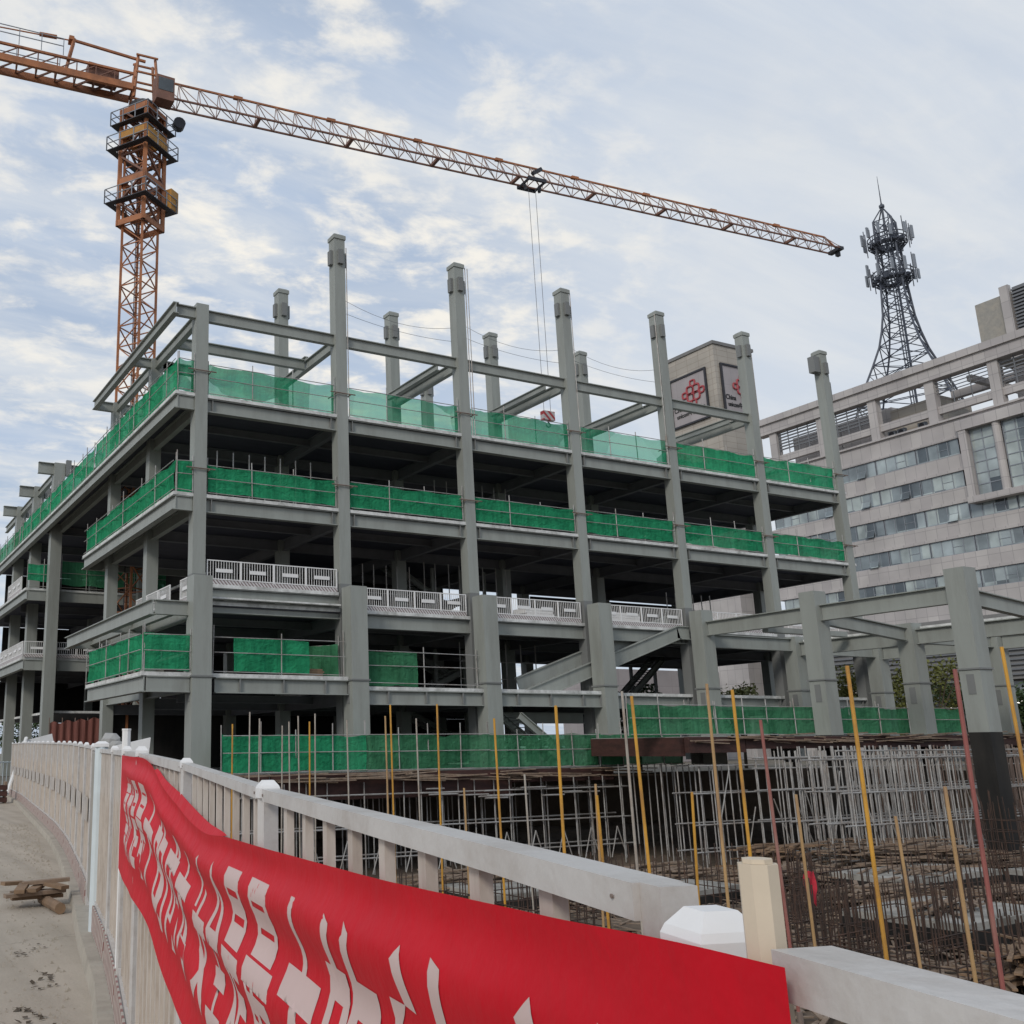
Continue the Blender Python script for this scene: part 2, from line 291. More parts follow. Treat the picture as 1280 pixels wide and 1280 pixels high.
# ------------------------------------------------------------------ sky, sun
def world():
    w=bpy.data.worlds.new('World'); scene.world=w; w.use_nodes=True; t=NT(w.node_tree); nd=w.node_tree.nodes
    bg=nd['Background']; out=nd['World Output']
    SE,SR=math.radians(32),math.radians(238)
    sky=t.n('ShaderNodeTexSky'); sky.sky_type='NISHITA'; sky.sun_disc=False; sky.sun_elevation=SE; sky.sun_rotation=SR; sky.air_density=1.2; sky.dust_density=2.0; sky.ozone_density=1.5
    tc=t.n('ShaderNodeTexCoord'); s=t.n('ShaderNodeSeparateXYZ'); t.l(tc.outputs['Generated'],s.inputs[0])
    mx=t.n('ShaderNodeMath',operation='MAXIMUM'); mx.inputs[1].default_value=.0; t.l(s.outputs[2],mx.inputs[0])
    za=t.n('ShaderNodeMath',operation='ADD'); za.inputs[1].default_value=.16; t.l(mx.outputs[0],za.inputs[0])
    dx=t.n('ShaderNodeMath',operation='DIVIDE'); dy=t.n('ShaderNodeMath',operation='DIVIDE')
    t.l(s.outputs[0],dx.inputs[0]); t.l(za.outputs[0],dx.inputs[1]); t.l(s.outputs[1],dy.inputs[0]); t.l(za.outputs[0],dy.inputs[1])
    cb=t.n('ShaderNodeCombineXYZ'); t.l(dx.outputs[0],cb.inputs[0]); t.l(dy.outputs[0],cb.inputs[1])
    def noise(sc,det,rough,rot,stretch,off,dist=0.):
        mp=t.n('ShaderNodeMapping'); mp.inputs['Rotation'].default_value=(0,0,rot); mp.inputs['Scale'].default_value=stretch; mp.inputs['Location'].default_value=off
        t.l(cb.outputs[0],mp.inputs['Vector'])
        n=t.n('ShaderNodeTexNoise'); n.inputs['Scale'].default_value=sc; n.inputs['Detail'].default_value=det; n.inputs['Roughness'].default_value=rough; n.inputs['Distortion'].default_value=dist
        t.l(mp.outputs[0],n.inputs['Vector']); return n.outputs['Fac']
    def rng(v,a,b,c=0,d=1):
        r=t.n('ShaderNodeMapRange'); r.interpolation_type='SMOOTHSTEP'; r.inputs['From Min'].default_value=a; r.inputs['From Max'].default_value=b; r.inputs['To Min'].default_value=c; r.inputs['To Max'].default_value=d
        t.l(v,r.inputs['Value']); return r.outputs[0]
    def mul(a,b):
        m=t.n('ShaderNodeMath',operation='MULTIPLY')
        t.l(a,m.inputs[0]); 
        if isinstance(b,float): m.inputs[1].default_value=b
        else: t.l(b,m.inputs[1])
        return m.outputs[0]
    def lobe(px,py,a,b):
        v=ray(px,py).normalized(); q=t.n('ShaderNodeVectorMath',operation='DOT_PRODUCT'); t.l(tc.outputs['Generated'],q.inputs[0]); q.inputs[1].default_value=v
        return rng(q.outputs['Value'],math.cos(math.radians(a)),math.cos(math.radians(b)))
    puffs=noise(8.5,8,.6,.5,(1,1.4,1),(1.3,.2,0),.2)
    big=noise(1.6,4,.5,.2,(1,1.3,1),(4.1,2.2,0))
    streak=noise(2.0,7,.6,-.35,(.6,2.6,1),(.7,3.1,0),.4)
    field=lobe(330,290,26,8)
    addm=t.n('ShaderNodeMath',operation='ADD'); t.l(mul(rng(big,.40,.6),.2),addm.inputs[0]); t.l(mul(field,.75),addm.inputs[1])
    m1=mul(rng(puffs,.43,.68),addm.outputs[0])
    m2=mul(rng(streak,.35,.70),.72)
    m3=mul(lobe(1130,400,27,5),.55)
    greys=noise(1.3,5,.55,.9,(1,2,1),(8.3,1.2,0))
    skm=t.n('ShaderNodeMix',data_type='RGBA',blend_type='MULTIPLY'); skm.inputs[0].default_value=1; t.l(sky.outputs[0],skm.inputs[6]); skm.inputs[7].default_value=(.085,.085,.085,1)
    ov=t.n('ShaderNodeMix',data_type='RGBA'); t.l(rng(greys,.3,.7,.72,.9),ov.inputs[0]); t.l(skm.outputs[2],ov.inputs[6]); ov.inputs[7].default_value=(.445,.53,.665,1)
    c0=t.n('ShaderNodeMix',data_type='RGBA'); t.l(m3,c0.inputs[0]); t.l(ov.outputs[2],c0.inputs[6]); c0.inputs[7].default_value=(.645,.675,.71,1)
    c1=t.n('ShaderNodeMix',data_type='RGBA'); t.l(m2,c1.inputs[0]); t.l(c0.outputs[2],c1.inputs[6]); c1.inputs[7].default_value=(.665,.685,.70,1)
    c2=t.n('ShaderNodeMix',data_type='RGBA'); t.l(m1,c2.inputs[0]); t.l(c1.outputs[2],c2.inputs[6]); c2.inputs[7].default_value=(.82,.785,.715,1)
    t.l(c2.outputs[2],bg.inputs[0]); bg.inputs[1].default_value=1.0
    sun=bpy.data.lights.new('sun','SUN'); sun.energy=1.2; sun.angle=math.radians(14); sun.color=(1,.95,.87)
    so=bpy.data.objects.new('sun',sun); COL.objects.link(so)
    d=Vector((math.sin(SR)*math.cos(SE),math.cos(SR)*math.cos(SE),math.sin(SE)))
    so.rotation_euler=d.to_track_quat('Z','Y').to_euler(); so.location=(0,0,80)
world()
vs=scene.view_settings; vs.view_transform='Standard'; vs.look='None'; vs.exposure=.22; vs.gamma=1
cy=scene.cycles; cy.max_bounces=8; cy.transparent_max_bounces=16

# ------------------------------------------------------------------ fence plan
FENCE=[(-6,1.75),(-2.9,1.08),(-1.1,.69),(.72,.277),(.99,.226),(1.35,.146),(1.7,.068),(2.06,-.011),(2.45,-.102),(4.3,-.52),(6.15,-1.014),(9,-1.661),(11.4,-2.328),(14,-3.003),(17,-3.83),(20,-4.668),(24,-5.88),(28,-7.195),(34,-9.2),(40,-11.19),(48,-14.1)]
ZTOP=[(-6,1.567),(.70,1.567),(.7001,1.599),(1.7,1.604),(2.45,1.611),(4.3,1.651),(6.15,1.689),(9,1.706),(11.4,1.728),(14,1.778),(20,1.867),(28,1.953),(40,2.071),(48,2.1)]
def interp(T,d):
    for (a,x),(b,y) in zip(T,T[1:]):
        if d<=b: return x+(y-x)*(d-a)/(b-a) if b>a else y
    return T[-1][1]
def flat(d): return interp(FENCE,d)
def fpt(d,off=0.,z=0.):
    e=.15; t=(plan(flat(d+e),d+e)-plan(flat(d-e),d-e)).normalized(); n=Vector((-t.y,t.x,0))  # n: to the road (left)
    p=plan(flat(d),d)+n*off; return Vector((p.x,p.y,z))

BOFF=.034
def pxx(p):
    v=p-CAM; return 385+1244.135*v.dot(r_)/v.dot(fw)
def d_for_x(x,off=BOFF,z=1.6):
    lo,hi=.45,10.
    for _ in range(40):
        md=(lo+hi)/2
        if pxx(fpt(md,off,z))>x: lo=md
        else: hi=md
    return (lo+hi)/2
# ------------------------------------------------------------------ ground
ZR=-.3; ZP=-4.0
def strip(mb,A,B,flip=False):
    n=len(A); mb.add(list(A)+list(B),[((i,i+1,n+i+1,n+i) if flip else (i,n+i,n+i+1,i+1)) for i in range(n-1)])
ds=[-6,-3,-1,1,2.5,4.3,6.15,9,11.4,14,17,20,24,28,34,40,48]
roadR=[fpt(d,.12,ZR) for d in ds]
# road sheet from kerb out to the left
mb=MB(); nsub=10
for k in range(nsub):
    A=[p+Vector((-k*1.1,0,0)) for p in roadR]; B=[p+Vector((-(k+1)*1.1,0,0)) for p in roadR]; strip(mb,A,B)
struct(mb,'road',M['road'],'dusty beige concrete road beside the white fence')
# kerb
mb=MB(); z1=ZR+.13
kd=[-3+.6*i for i in range(85)]
a=[fpt(d,.16,z1) for d in kd]; b=[fpt(d,-.30,z1) for d in kd]; c=[fpt(d,.19,ZR-.05) for d in kd]
strip(mb,b,a); strip(mb,a,c)
struct(mb,'kerb',M['kerb'],'worn low concrete kerb under the white fence')
# ground sheet with the excavation cut out of it
far=1500
pit=[fpt(d,-.9,0) for d in (-6,0,4.3,9,14,20,28,40)]
PX0=[(p.x,p.y) for p in pit]+[(-5,16.0),(62,16.0),(62,-70),(-16,-70)]
gz=-.34
bm=bmesh.new()
o_=[bm.verts.new((x,y,gz)) for x,y in ((-far,-far),(far,-far),(far,far),(-far,far))]
i_=[bm.verts.new((x,y,gz)) for x,y in PX0]
es=[bm.edges.new((o_[k],o_[(k+1)%4])) for k in range(4)]+[bm.edges.new((i_[k],i_[(k+1)%len(i_)])) for k in range(len(i_))]
bmesh.ops.triangle_fill(bm,use_beauty=True,use_dissolve=False,edges=es)
# drop any triangles inside the hole
def inside(x,y):
    c=False;n=len(PX0)
    for i in range(n):
        x1,y1=PX0[i];x2,y2=PX0[(i+1)%n]
        if (y1>y)!=(y2>y) and x<(x2-x1)*(y-y1)/(y2-y1)+x1: c=not c
    return c
dead=[f for f in bm.faces if inside(*f.calc_center_median().xy)]
bmesh.ops.delete(bm,geom=dead,context='FACES_ONLY')
for f in bm.faces:
    if f.normal.z<0: f.normal_flip()
me=bpy.data.meshes.new('ground'); bm.to_mesh(me); bm.free(); me.materials.append(M['earth'])
g=bpy.data.objects.new('ground',me); COL.objects.link(g); g['kind']='structure'
mb=MB(); mb.add([(x,y,gz) for x,y in PX0]+[(x,y,ZP-.1) for x,y in PX0],[(i,(i+1)%len(PX0),(i+1)%len(PX0)+len(PX0),i+len(PX0)) for i in range(len(PX0))])
struct(mb,'pit_wall',M['dirt'])
mb=MB(); N=70
for j in range(N+1):
    for i in range(N+1):
        x=-20+84*i/N; y=-72+90*j/N; mb.v.append((x,y,ZP+.12*math.sin(x*.9+y*.3)+.1*math.sin(y*1.3)+rnd.uniform(-.07,.07)-.06))
for j in range(N):
    for i in range(N):
        k=j*(N+1)+i; mb.f.append((k,k+1,k+N+2,k+N+1)); mb.m.append(0)
struct(mb,'pit_floor',M['dirt'],'muddy brown excavation floor strewn with debris')

# ------------------------------------------------------------------ steel frame building
B=thing('steel_frame_building','unfinished grey steel frame building with open floors and tall bare columns','building',(0,0,0))
ROWS=[0,7.5,15.7,23.5,31.4,39.3,47.2]; S=8.0
L1,L2,L3,L4,L5,ZT=4.7,8.65,13.92,19.09,23.75,29.8
HC=.33
def column(x,y,z0,z1,tall=False,dark=None,w=HC):
    m=MB()
    zs=z0
    if dark and z0<dark:
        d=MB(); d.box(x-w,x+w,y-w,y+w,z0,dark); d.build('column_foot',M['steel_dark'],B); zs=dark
    if tall:
        m.box(x-w,x+w,y-w,y+w,zs,z1-.35)
        # chamfered head with lifting lugs
        c=w*.72
        q=[(x-w-.05,y-w-.05,z1-.35),(x+w+.05,y-w-.05,z1-.35),(x+w+.05,y+w+.05,z1-.35),(x-w-.05,y+w+.05,z1-.35),
           (x-w-.05,y-w-.05,z1-.12),(x+w+.05,y-w-.05,z1-.12),(x+w+.05,y+w+.05,z1-.12),(x-w-.05,y+w+.05,z1-.12),
           (x-c,y-c,z1),(x+c,y-c,z1),(x+c,y+c,z1),(x-c,y+c,z1)]
        m.add(q,[(0,3,2,1),(0,1,5,4),(1,2,6,5),(2,3,7,6),(3,0,4,7),(4,5,9,8),(5,6,10,9),(6,7,11,10),(7,4,8,11),(8,9,10,11)])
    else: m.box(x-w,x+w,y-w,y+w,zs,z1)
    o=m.build('column',M['steel'],B)
    if tall:
        l=MB()
        for sx,sy in ((-1,0),(1,0),(0,-1)):
            cx,cy=x+sx*(w+.09),y+sy*(w+.09); a=.09 if sx else .16; b_=.16 if sx else .09
            l.box(cx-a,cx+a,cy-b_,cy+b_,z1-1.9,z1-1.05)
        l.build('lifting_lug',M['steel_dark'],o)
    return o
for i in range(7):
    column(i*S,0,.6,ZT if i else 23.95,bool(i),dark=9.95)
    t2=i in (1,2,3,4)
    column(i*S,7.5,.6,ZT if t2 else (L5-.05 if i==0 else L4-.2),t2)
    column(i*S,15.7,.6,ZT if i==3 else (L5-.05 if i==0 else L4-.2),i==3)
for y in (31.4,39.3,47.2):
    column(-.35,y,-.3,L5,w=.42); column(6.6,y,-.3,L4-.2); column(14.6,y,-.3,L4-.2)
column(8,23.5,-.3,L4-.2); column(16,23.5,-.3,L4-.2)
# big lower piers in front of the facade and under the podium
def pier(x,y,z0,z1,w=.47):
    m=MB(); m.box(x-w,x+w,y-w,y+w,z0,z1)
    o=m.build('pier',M['steel'],B)
    l=MB(); 
    for zz in (L1-.3,): 
        for sx in (-1,1): l.box(x+sx*(w+.012)-.012,x+sx*(w+.012)+.012,y-.17,y+.17,zz-.55,zz+.35)
        l.box(x-w-.06,x+w+.06,y-w-.06,y+w+.06,zz+.55,zz+.63)
    l.build('bracket',M['steel_dark'],o)
    return o
for i in range(5): pier(i*S-(.25 if i==0 else 0),-1.2,.6,9.65)
for i in (5,6): pier(i*S,-1.2,2.1,8.35)
PODX=[(32,-8.9,9.7),(32,-16.8,9.7),(40,-8.8,8.35),(40,-16.8,8.35),(48,-8.8,8.35)]
for x,y,z in PODX:
    pier(x,y,2.15,z); d=MB(); d.box(x-.47,x+.47,y-.47,y+.47,ZP,2.145); d.build('pedestal',M['darkconc'],B)
# lugs at the last tall column's head
m=MB(); m.box(47.0,47.62,-.25,.25,28.0,29.2); m.box(48.36,48.6,-.2,.2,26.0,27.4); m.build('lifting_lug',M['steel_dark'],B)

# slabs (thickness .16 light edge) and soffits
def slab(x0,x1,y0,y1,z,t=.17,mat_='slab'):
    m=MB(); m.box(x0,x1,y0,y1,z-t,z); o=m.build('floor_slab',M[mat_],B)
    m=MB(); m.box(x0+.45,x1-.45,y0+.45,y1-.45,z+.001,z+.006); m.build('floor_bounce_layer',M['slabtop'],o)  # unseen layer added, tone set for light bounced onto the ceilings
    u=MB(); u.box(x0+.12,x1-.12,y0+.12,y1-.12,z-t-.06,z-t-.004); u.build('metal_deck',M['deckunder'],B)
slab(.35,7.6,-.3,15.9,5.15); slab(7.7,48.4,-.3,15.9,L1)
slab(.35,48.4,-.3,15.9,L2); slab(.4,7.6,-.29,3.2,9.5)
slab(-1.35,48.5,-.3,17.9,L3); slab(-1.35,48.5,-.3,15.9,L4); slab(-1.35,16.5,15.902,56,L4)
slab(-3.05,.3,-1.5,8.7,5.15)
slab(8,16.5,15.902,31.3,L2); slab(8,16.5,17.902,31.3,L3); slab(8,16.5,15.902,31.3,L1)
for z in (L2,L3): slab(-2.3,16.5,32,56,z)
slab(0,16.5,32,56,L1)
# edge and floor beams
def beam(p0,p1,h=.72,w=.36,mat_='steel',name='beam'):
    m=MB(); m.ibeam(p0,p1,w,h); return m.build(name,M[mat_],B)
for i in range(6):
    x0,x1=i*S+HC,(i+1)*S-HC
    for z in (L4,L3): beam((x0,-.05,z-.172),(x1,-.05,z-.172),.72,.36)
    if i==0:
        beam((x0,-.05,9.5-.172),(x1,-.05,9.5-.172),.5,.36); beam((x0,-.08,8.72),(x1,-.08,8.72),.6,.36)
        beam((x0+.2,-1.2,5.15-.172),(x1-.2,-1.2,5.15-.172),.72,.36)
        m=MB(); m.box(.3,7.5,-1.35,-.3,5.15-.17,5.15); m.build('floor_slab',M['slab'],B)
        m=MB(); m.box(.3,7.5,-.7,-.31,8.74,8.82); m.build('floor_slab',M['slab'],B)
    else:
        beam((x0,-.05,L2-.172),(x1,-.05,L2-.172),.74,.36)
        if i<3:
            y=-1.2; beam((x0+.15,y,L1-.172),(x1-.15,y,L1-.172),.72,.36); m=MB(); m.box(x0+.1,x1-.1,-1.38,-.3,L1-.17,L1); m.build('floor_slab',M['slab'],B)
        else: beam((x0,-.05,L1-.172),(x1,-.05,L1-.172),.72,.36)
# web stiffeners on the lower edge beams
for i in range(3):
    for f in (.22,.5,.78):
        z=(5.15 if i==0 else L1)-.172; x=i*S+f*8
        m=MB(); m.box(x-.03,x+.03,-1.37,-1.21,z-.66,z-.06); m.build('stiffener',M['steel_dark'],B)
# transverse and longitudinal floor beams seen from below
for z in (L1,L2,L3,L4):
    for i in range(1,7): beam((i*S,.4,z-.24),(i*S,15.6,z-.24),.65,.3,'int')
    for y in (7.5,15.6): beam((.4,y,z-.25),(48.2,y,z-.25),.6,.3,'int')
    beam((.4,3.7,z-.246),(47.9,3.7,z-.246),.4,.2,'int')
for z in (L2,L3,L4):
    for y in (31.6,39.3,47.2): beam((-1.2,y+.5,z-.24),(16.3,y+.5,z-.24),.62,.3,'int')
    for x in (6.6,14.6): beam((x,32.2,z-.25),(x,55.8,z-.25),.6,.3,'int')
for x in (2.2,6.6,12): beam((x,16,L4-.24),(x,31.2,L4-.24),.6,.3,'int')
# left face edge beams
beam((-1.2,-.25,L4-.172),(-1.2,56,L4-.172)); beam((-1.2,-.18,L4-.173),(-.35,-.18,L4-.173),.72,.2)
beam((-1.2,-.25,L3-.172),(-1.2,17.9,L3-.172)); beam((-1.2,-.18,L3-.173),(-.35,-.18,L3-.173),.72,.2)
beam((-1.2,17.8,L3-.173),(6,17.8,L3-.173),.72,.2)
beam((-2.9,-1.45,5.15-.172),(-2.9,8.7,5.15-.172)); beam((-2.8,-1.4,5.15-.173),(-.75,-1.4,5.15-.173),.72,.2)
beam((-2.4,-.9,8.5),(-2.4,16.4,8.5),.7,.36); beam((-2.3,-.85,8.498),(-.35,-.85,8.498),.68,.3); beam((-2.3,16.2,8.498),(-.35,16.2,8.498),.68,.3)
beam((-2.3,7.5,8.498),(-.35,7.5,8.498),.6,.3); beam((-.9,-.3,8.55),(-.9,16.2,8.55),.5,.3)
beam((0,.4,8.6),(0,15.5,8.6),.7,.34); beam((0,.4,5.1),(0,15.5,5.1),.7,.34)
beam((0,.4,L3-.25),(0,17.6,L3-.25),.65,.3); beam((0,.4,L4-.25),(0,31,L4-.25),.65,.3)
for z in (L2,L3):
    beam((-2.15,32.0,z-.172),(-2.15,56,z-.172)); beam((-2.1,31.95,z-.173),(16.2,31.95,z-.173),.8,.2)
for i in range(6):
    for x in (i*S+HC+.32,(i+1)*S-HC-.32):
        for z in ((L4,L3,L2,L1) if i>2 else (L4,L3)):
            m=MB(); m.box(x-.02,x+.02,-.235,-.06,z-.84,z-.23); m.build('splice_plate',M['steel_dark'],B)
# top open frame at L5
def pbeam(p0,p1,h=.62,w=.3,name='roof_beam'): return beam(p0,p1,h,w,'steel',name)
for i in range(5): pbeam((i*S+HC,0,L5),((i+1)*S-HC,0,L5))
pbeam((-1.45,-.4,L5),(-1.45,15.9,L5),.6); pbeam((-1.3,-.1,L5-.002),(-HC,-.1,L5-.002),.6); pbeam((-1.3,15.75,L5-.002),(1.2,15.75,L5-.002),.6)
pbeam((0,.33,L5-.01),(0,15.4,L5-.01),.62); pbeam((-1.3,7.5,L5-.002),(HC*3,7.5,L5-.002),.55)
pbeam((.16,3.9,L5-.02),(7.8,3.9,L5-.02),.6); pbeam((.3,7.5,L5-.02),(3.0,7.5,L5-.02),.6)
for i in range(1,6):
    pbeam((i*S,.33,L5-.01),(i*S,7.1,L5-.01),.6)
    if i>1: pbeam((i*S-.75,1.2,L5+.02),(i*S-.75,6.9,L5+.02),.4,.25)
    else: pbeam((i*S,4.0,L5+.30),(i*S,5.0,L5+.30),.3,.25)
for i in range(1,5): pbeam((i*S+HC,7.5,L4+1.9),((i+1)*S-HC,7.5,L4+1.9),.5,.28)
# wing frame stubs on the roof line at the far left
for y in (31.4,39.3,47.2):
    pbeam((-1.95,y,L5),(3.2,y,L5),.9,.4); 
    m=MB(); m.box(.1,.5,y-.6,y-.3,L5-1.0,L5+.25); m.build('bracket',M['steel_dark'],B)
for y in (31.4,39.3,47.2): pbeam((-.35,y+.2,L5-.3),(-.35,y+7.7,L5-.3),.6,.3)
# podium beams
for x,ys in ((32,(-1.2,-8.9,-16.8)),(40,(-1.2,-8.8,-16.8)),(48,(-1.2,-8.8,-16.8))):
    z=8.95 if x==32 else 8.0
    for a,b in zip(ys,ys[1:]): 
        beam((x,a-.5,z),(x,b+.5,z),.85,.4)
        if x>32: m=MB(); m.box(x+.1,x+.9,b+.6,a-.6,z+.004,z+.15); m.build('deck_edge',M['slab'],B)
for y in (-8.85,-16.8):
    beam((32.5,y,8.75),(39.5,y,8.1),.75,.36); beam((40.5,y,8.0),(47.5,y,8.0),.75,.36)
    m=MB(); m.box(40.6,47.4,y-.1,y+.6,8.004,8.15); m.build('deck_edge',M['slab'],B)
beam((32.5,-1.25,8.25),(39.5,-1.25,8.25),.8,.36); beam((40.5,-1.25,8.1),(47.5,-1.25,8.1),.8,.36)
m=MB(); m.box(32.6,39.4,-5.4,-5.0,7.95,8.25); m.build('beam',M['steel'],B)
# outer stair flight between the third and fourth piers: two stringers, treads, landings
def flight(p0,p1,y0,y1,h=.62,dz=0):
    st=thing_part('stair_flight')
    for y,e in ((y0,0),(y1,dz)):
        m=MB(); m.ibeam((p0[0],y,p0[1]+e),(p1[0],y,p1[1]+e),.24,h); m.build('stringer',M['steel'],st)
    m=MB(); n=int(abs(p1[1]-p0[1])/.17)
    for k in range(n):
        x=p0[0]+(p1[0]-p0[0])*(k+.5)/n; z=p0[1]+(p1[1]-p0[1])*(k+.5)/n-.12
        m.box(x-.15,x+.15,min(y0,y1)+.13,max(y0,y1)-.13,z-.03,z)
    m.build('tread',M['steel_dark'],st)
def thing_part(name):
    o=bpy.data.objects.new(name,None); COL.objects.link(o); o.parent=B; return o
flight((18.9,4.75),(30.6,8.75),-.53,.25,.8,.7)
beam((16.6,-.53,4.75),(18.9,-.53,4.75),.8,.24)
beam((30.6,-.53,8.75),(31.6,-.53,8.75),.8,.24)
flight((18.0,3.5),(21.5,1.0),-1.2,.4,.4)
beam((18.4,1.4,3.6),(24.5,1.4,3.6),.6,.3)
# inner stair tower and its posts
for lv,(za,zb) in enumerate(((.7,L1),(L1,L2),(L2,L3),(L3,L4))):
    zm=(za+zb)/2
    flight((17.6,za+.2),(21.6,zm),9.2,10.4,.35); flight((21.6,zm+.05),(17.4,zb-.1),10.9,12.1,.35)
    m=MB(); m.box(21.5,23.4,9.1,12.2,zm-.1,zm); m.build('stair_landing',M['steel'],B)
    for x in (17.3,19.4,21.6,23.5): 
        m=MB(); m.box(x-.09,x+.09,8.9,9.08,za+.1,zb-.8); m.build('stair_post',M['steel'],B)
for za,zb in ((2.2,L1),(L1,L2)):
    flight((40.5,zb-.1),(36.0,za+.2),10.0,11.2,.4)
    for x in (36.5,38.5,41.5,44): m=MB(); m.box(x-.1,x+.1,14.8,15.0,za,zb-.8); m.build('stair_post',M['steel_dark'],B)
# added dark block that keeps light out of the deep bays
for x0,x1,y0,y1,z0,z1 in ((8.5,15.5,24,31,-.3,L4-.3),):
    m=MB(); m.box(x0,x1,y0,y1,z0,z1); m.build('deep_bay_blocker',M['darkconc'],B)
m=MB(); m.box(.5,24,15.98,16.2,.6,L1-1.0); m.build('sky_blocker_wall',M['darkconc'],B)  # added dark walls, block sky showing through the frame
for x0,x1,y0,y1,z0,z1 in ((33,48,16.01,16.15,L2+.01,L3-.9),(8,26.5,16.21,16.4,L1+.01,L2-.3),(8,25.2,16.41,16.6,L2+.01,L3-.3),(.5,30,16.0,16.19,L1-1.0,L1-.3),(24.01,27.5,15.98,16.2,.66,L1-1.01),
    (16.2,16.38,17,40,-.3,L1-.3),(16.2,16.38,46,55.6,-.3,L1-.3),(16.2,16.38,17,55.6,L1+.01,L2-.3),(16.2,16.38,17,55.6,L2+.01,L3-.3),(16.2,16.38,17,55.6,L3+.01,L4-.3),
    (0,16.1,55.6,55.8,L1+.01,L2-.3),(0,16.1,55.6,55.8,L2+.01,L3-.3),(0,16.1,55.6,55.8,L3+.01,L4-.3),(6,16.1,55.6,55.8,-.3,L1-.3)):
    m=MB(); m.box(x0,x1,y0,y1,z0,z1); m.build('sky_blocker_wall',M['darkconc'],B)
# scaffold ties round the columns
for i in range(7):
    for z in (L4+1.2,L3+1.25):
        m=MB(); x=i*S
        m.tube((x-.75,-.42,z),(x+.75,-.42,z),.035,5); m.tube((x-.42,-.5,z-.06),(x-.42,.5,z-.06),.035,5); m.tube((x+.42,-.5,z-.06),(x+.42,.5,z-.06),.035,5)
        m.build('scaffold_tie',M['pipe_dark'],B)
# thin vertical pipes fixed to tall columns, and sagging wires between them
for i,dx in ((1,.42),(2,.45),(2,.62),(4,-.45),(3,.42)):
    m=MB(); m.tube((i*S+dx,-.3,L4),(i*S+dx,-.3,ZT-(.3 if i!=1 else .8)),.03,5); m.build('riser_pipe',M['pipe'],B)
for a in range(1,4):
    for z,s in ((L5+2.6,.7),(L5+1.7,.3)):
        pts=[(a*S+S*k/10,.3,z-s*4*(k/10)*(1-k/10)-(.5*k/10)) for k in range(11)]
        m=MB(); m.poly(pts,.012,4); m.build('wire',M['rope'],B)
# light litter of formwork on the top slab
def props(lab,z,h,pts):
    T=thing('prop_cluster',lab,'scaffolding',(pts[0][0],pts[0][1],z+.01),0,'steel props on the open floors')
    for x,y in pts: m=MB(); m.tube((x,y,z+.01),(x,y,z+h),.035,6); m.build('prop',M['pipe'],T)
    for q in (.9,1.9): m=MB(); m.tube((pts[0][0],pts[0][1]-.04,z+q),(pts[-1][0],pts[-1][1]-.04,z+q),.028,6); m.build('tie_bar',M['pipe'],T)
props('row of thin steel props on the middle floor in the second bay',L2,3.6,[(10.5+.8*k,5.2+.1*(k%2)) for k in range(7)])
props('row of thin steel props on the middle floor beside the inner stair',L2,4.2,[(17.0+.9*k,6.2+.15*(k%2)) for k in range(8)])
props('row of thin steel props behind the net on the second-highest floor, third bay',L3,3.9,[(17.2+.9*k,5.0) for k in range(7)])
props('row of thin steel props behind the net on the second-highest floor, first bay',L3,2.9,[(1.6+.9*k,1.6) for k in range(7)])
props('steel props standing in the low third bay behind the outer stair',L1,3.0,[(17.5+1.1*k,3.5) for k in range(6)])
props('steel props in the fifth bay of the middle floor',L2,3.0,[(34.5+.8*k,3.8) for k in range(6)])
def stack(lab,p,w,l,h,mk,n=6):
    T=thing('material_stack',lab,'building materials',p,0,'stacked materials on the open floors')
    for k in range(n): m=MB(); e=rnd.uniform(-.06,.06); m.box(-w/2+e,w/2+e,-l/2,l/2,h*k/n+.012,h*(k+1)/n); m.build('board',M[mk],T,world=False)
stack('stack of pale boards on the middle floor beside the white railing of the third bay',(21.5,1.6,L2),2.0,1.2,.9,'white')
stack('stack of pale boards on the middle floor in the fourth bay',(28.2,1.8,L2),2.4,1.2,1.0,'white')
stack('low timber stack on the low floor of the first bay',(5.6,-.2,5.15),1.8,.8,.4,'wood',4)
stack('timber stack on the low floor of the third bay',(21.5,1.0,L1),2.0,1.0,.7,'wood_grey',5)
# ------------------------------------------------------------------ decks over the pit
D=thing('basement_deck','low concrete deck on brown formwork under the green net in front of the building','deck',(-1,-3,.65))
m=MB(); m.box(-1,22.2,-3.05,16.05,.3,.65); m.build('deck_slab',M['concrete'],D)
m=MB(); m.box(2.5,15.5,-3.35,-3.06,-.55,.64); m.build('formwork',M['ply'],D); m=MB(); m.box(-1,2.4,-3.2,-3.06,.0,.63); m.build('formwork',M['ply'],D); m=MB(); m.box(15.6,22.2,-3.3,-3.06,.0,.63); m.build('formwork',M['ply'],D)
m=MB()
for k in range(70):
    x=rnd.uniform(0,22); l=rnd.uniform(1,4); z=rnd.uniform(.2,.62); y=-3.4-rnd.uniform(0,.5); a=rnd.uniform(-.5,.5)
    m.bar((x,y,z),(x+l*math.cos(a),y+.4*math.sin(a),z+rnd.uniform(-.12,.12)),.12,.05)
m.build('edge_boards',M['wood_grey'],D,kind='stuff')
D2=thing('raised_basement_deck','higher concrete deck on dark formwork at the right of the pit','deck',(22.3,-9.5,2.1))
m=MB(); m.box(21.0,52,-9.55,-.36,1.75,2.1); m.box(22.3,60,-.36,16.05,1.75,2.1); m.build('deck_slab',M['concrete'],D2)
for b_ in ((20.9,24.6,-9.85,-9.56,1.35,2.08),(24.7,52,-9.8,-9.56,1.5,2.09),(20.7,20.98,-9.5,-3.4,1.2,2.07)): m=MB(); m.box(*b_); m.build('formwork',M['ply'],D2)
m=MB()
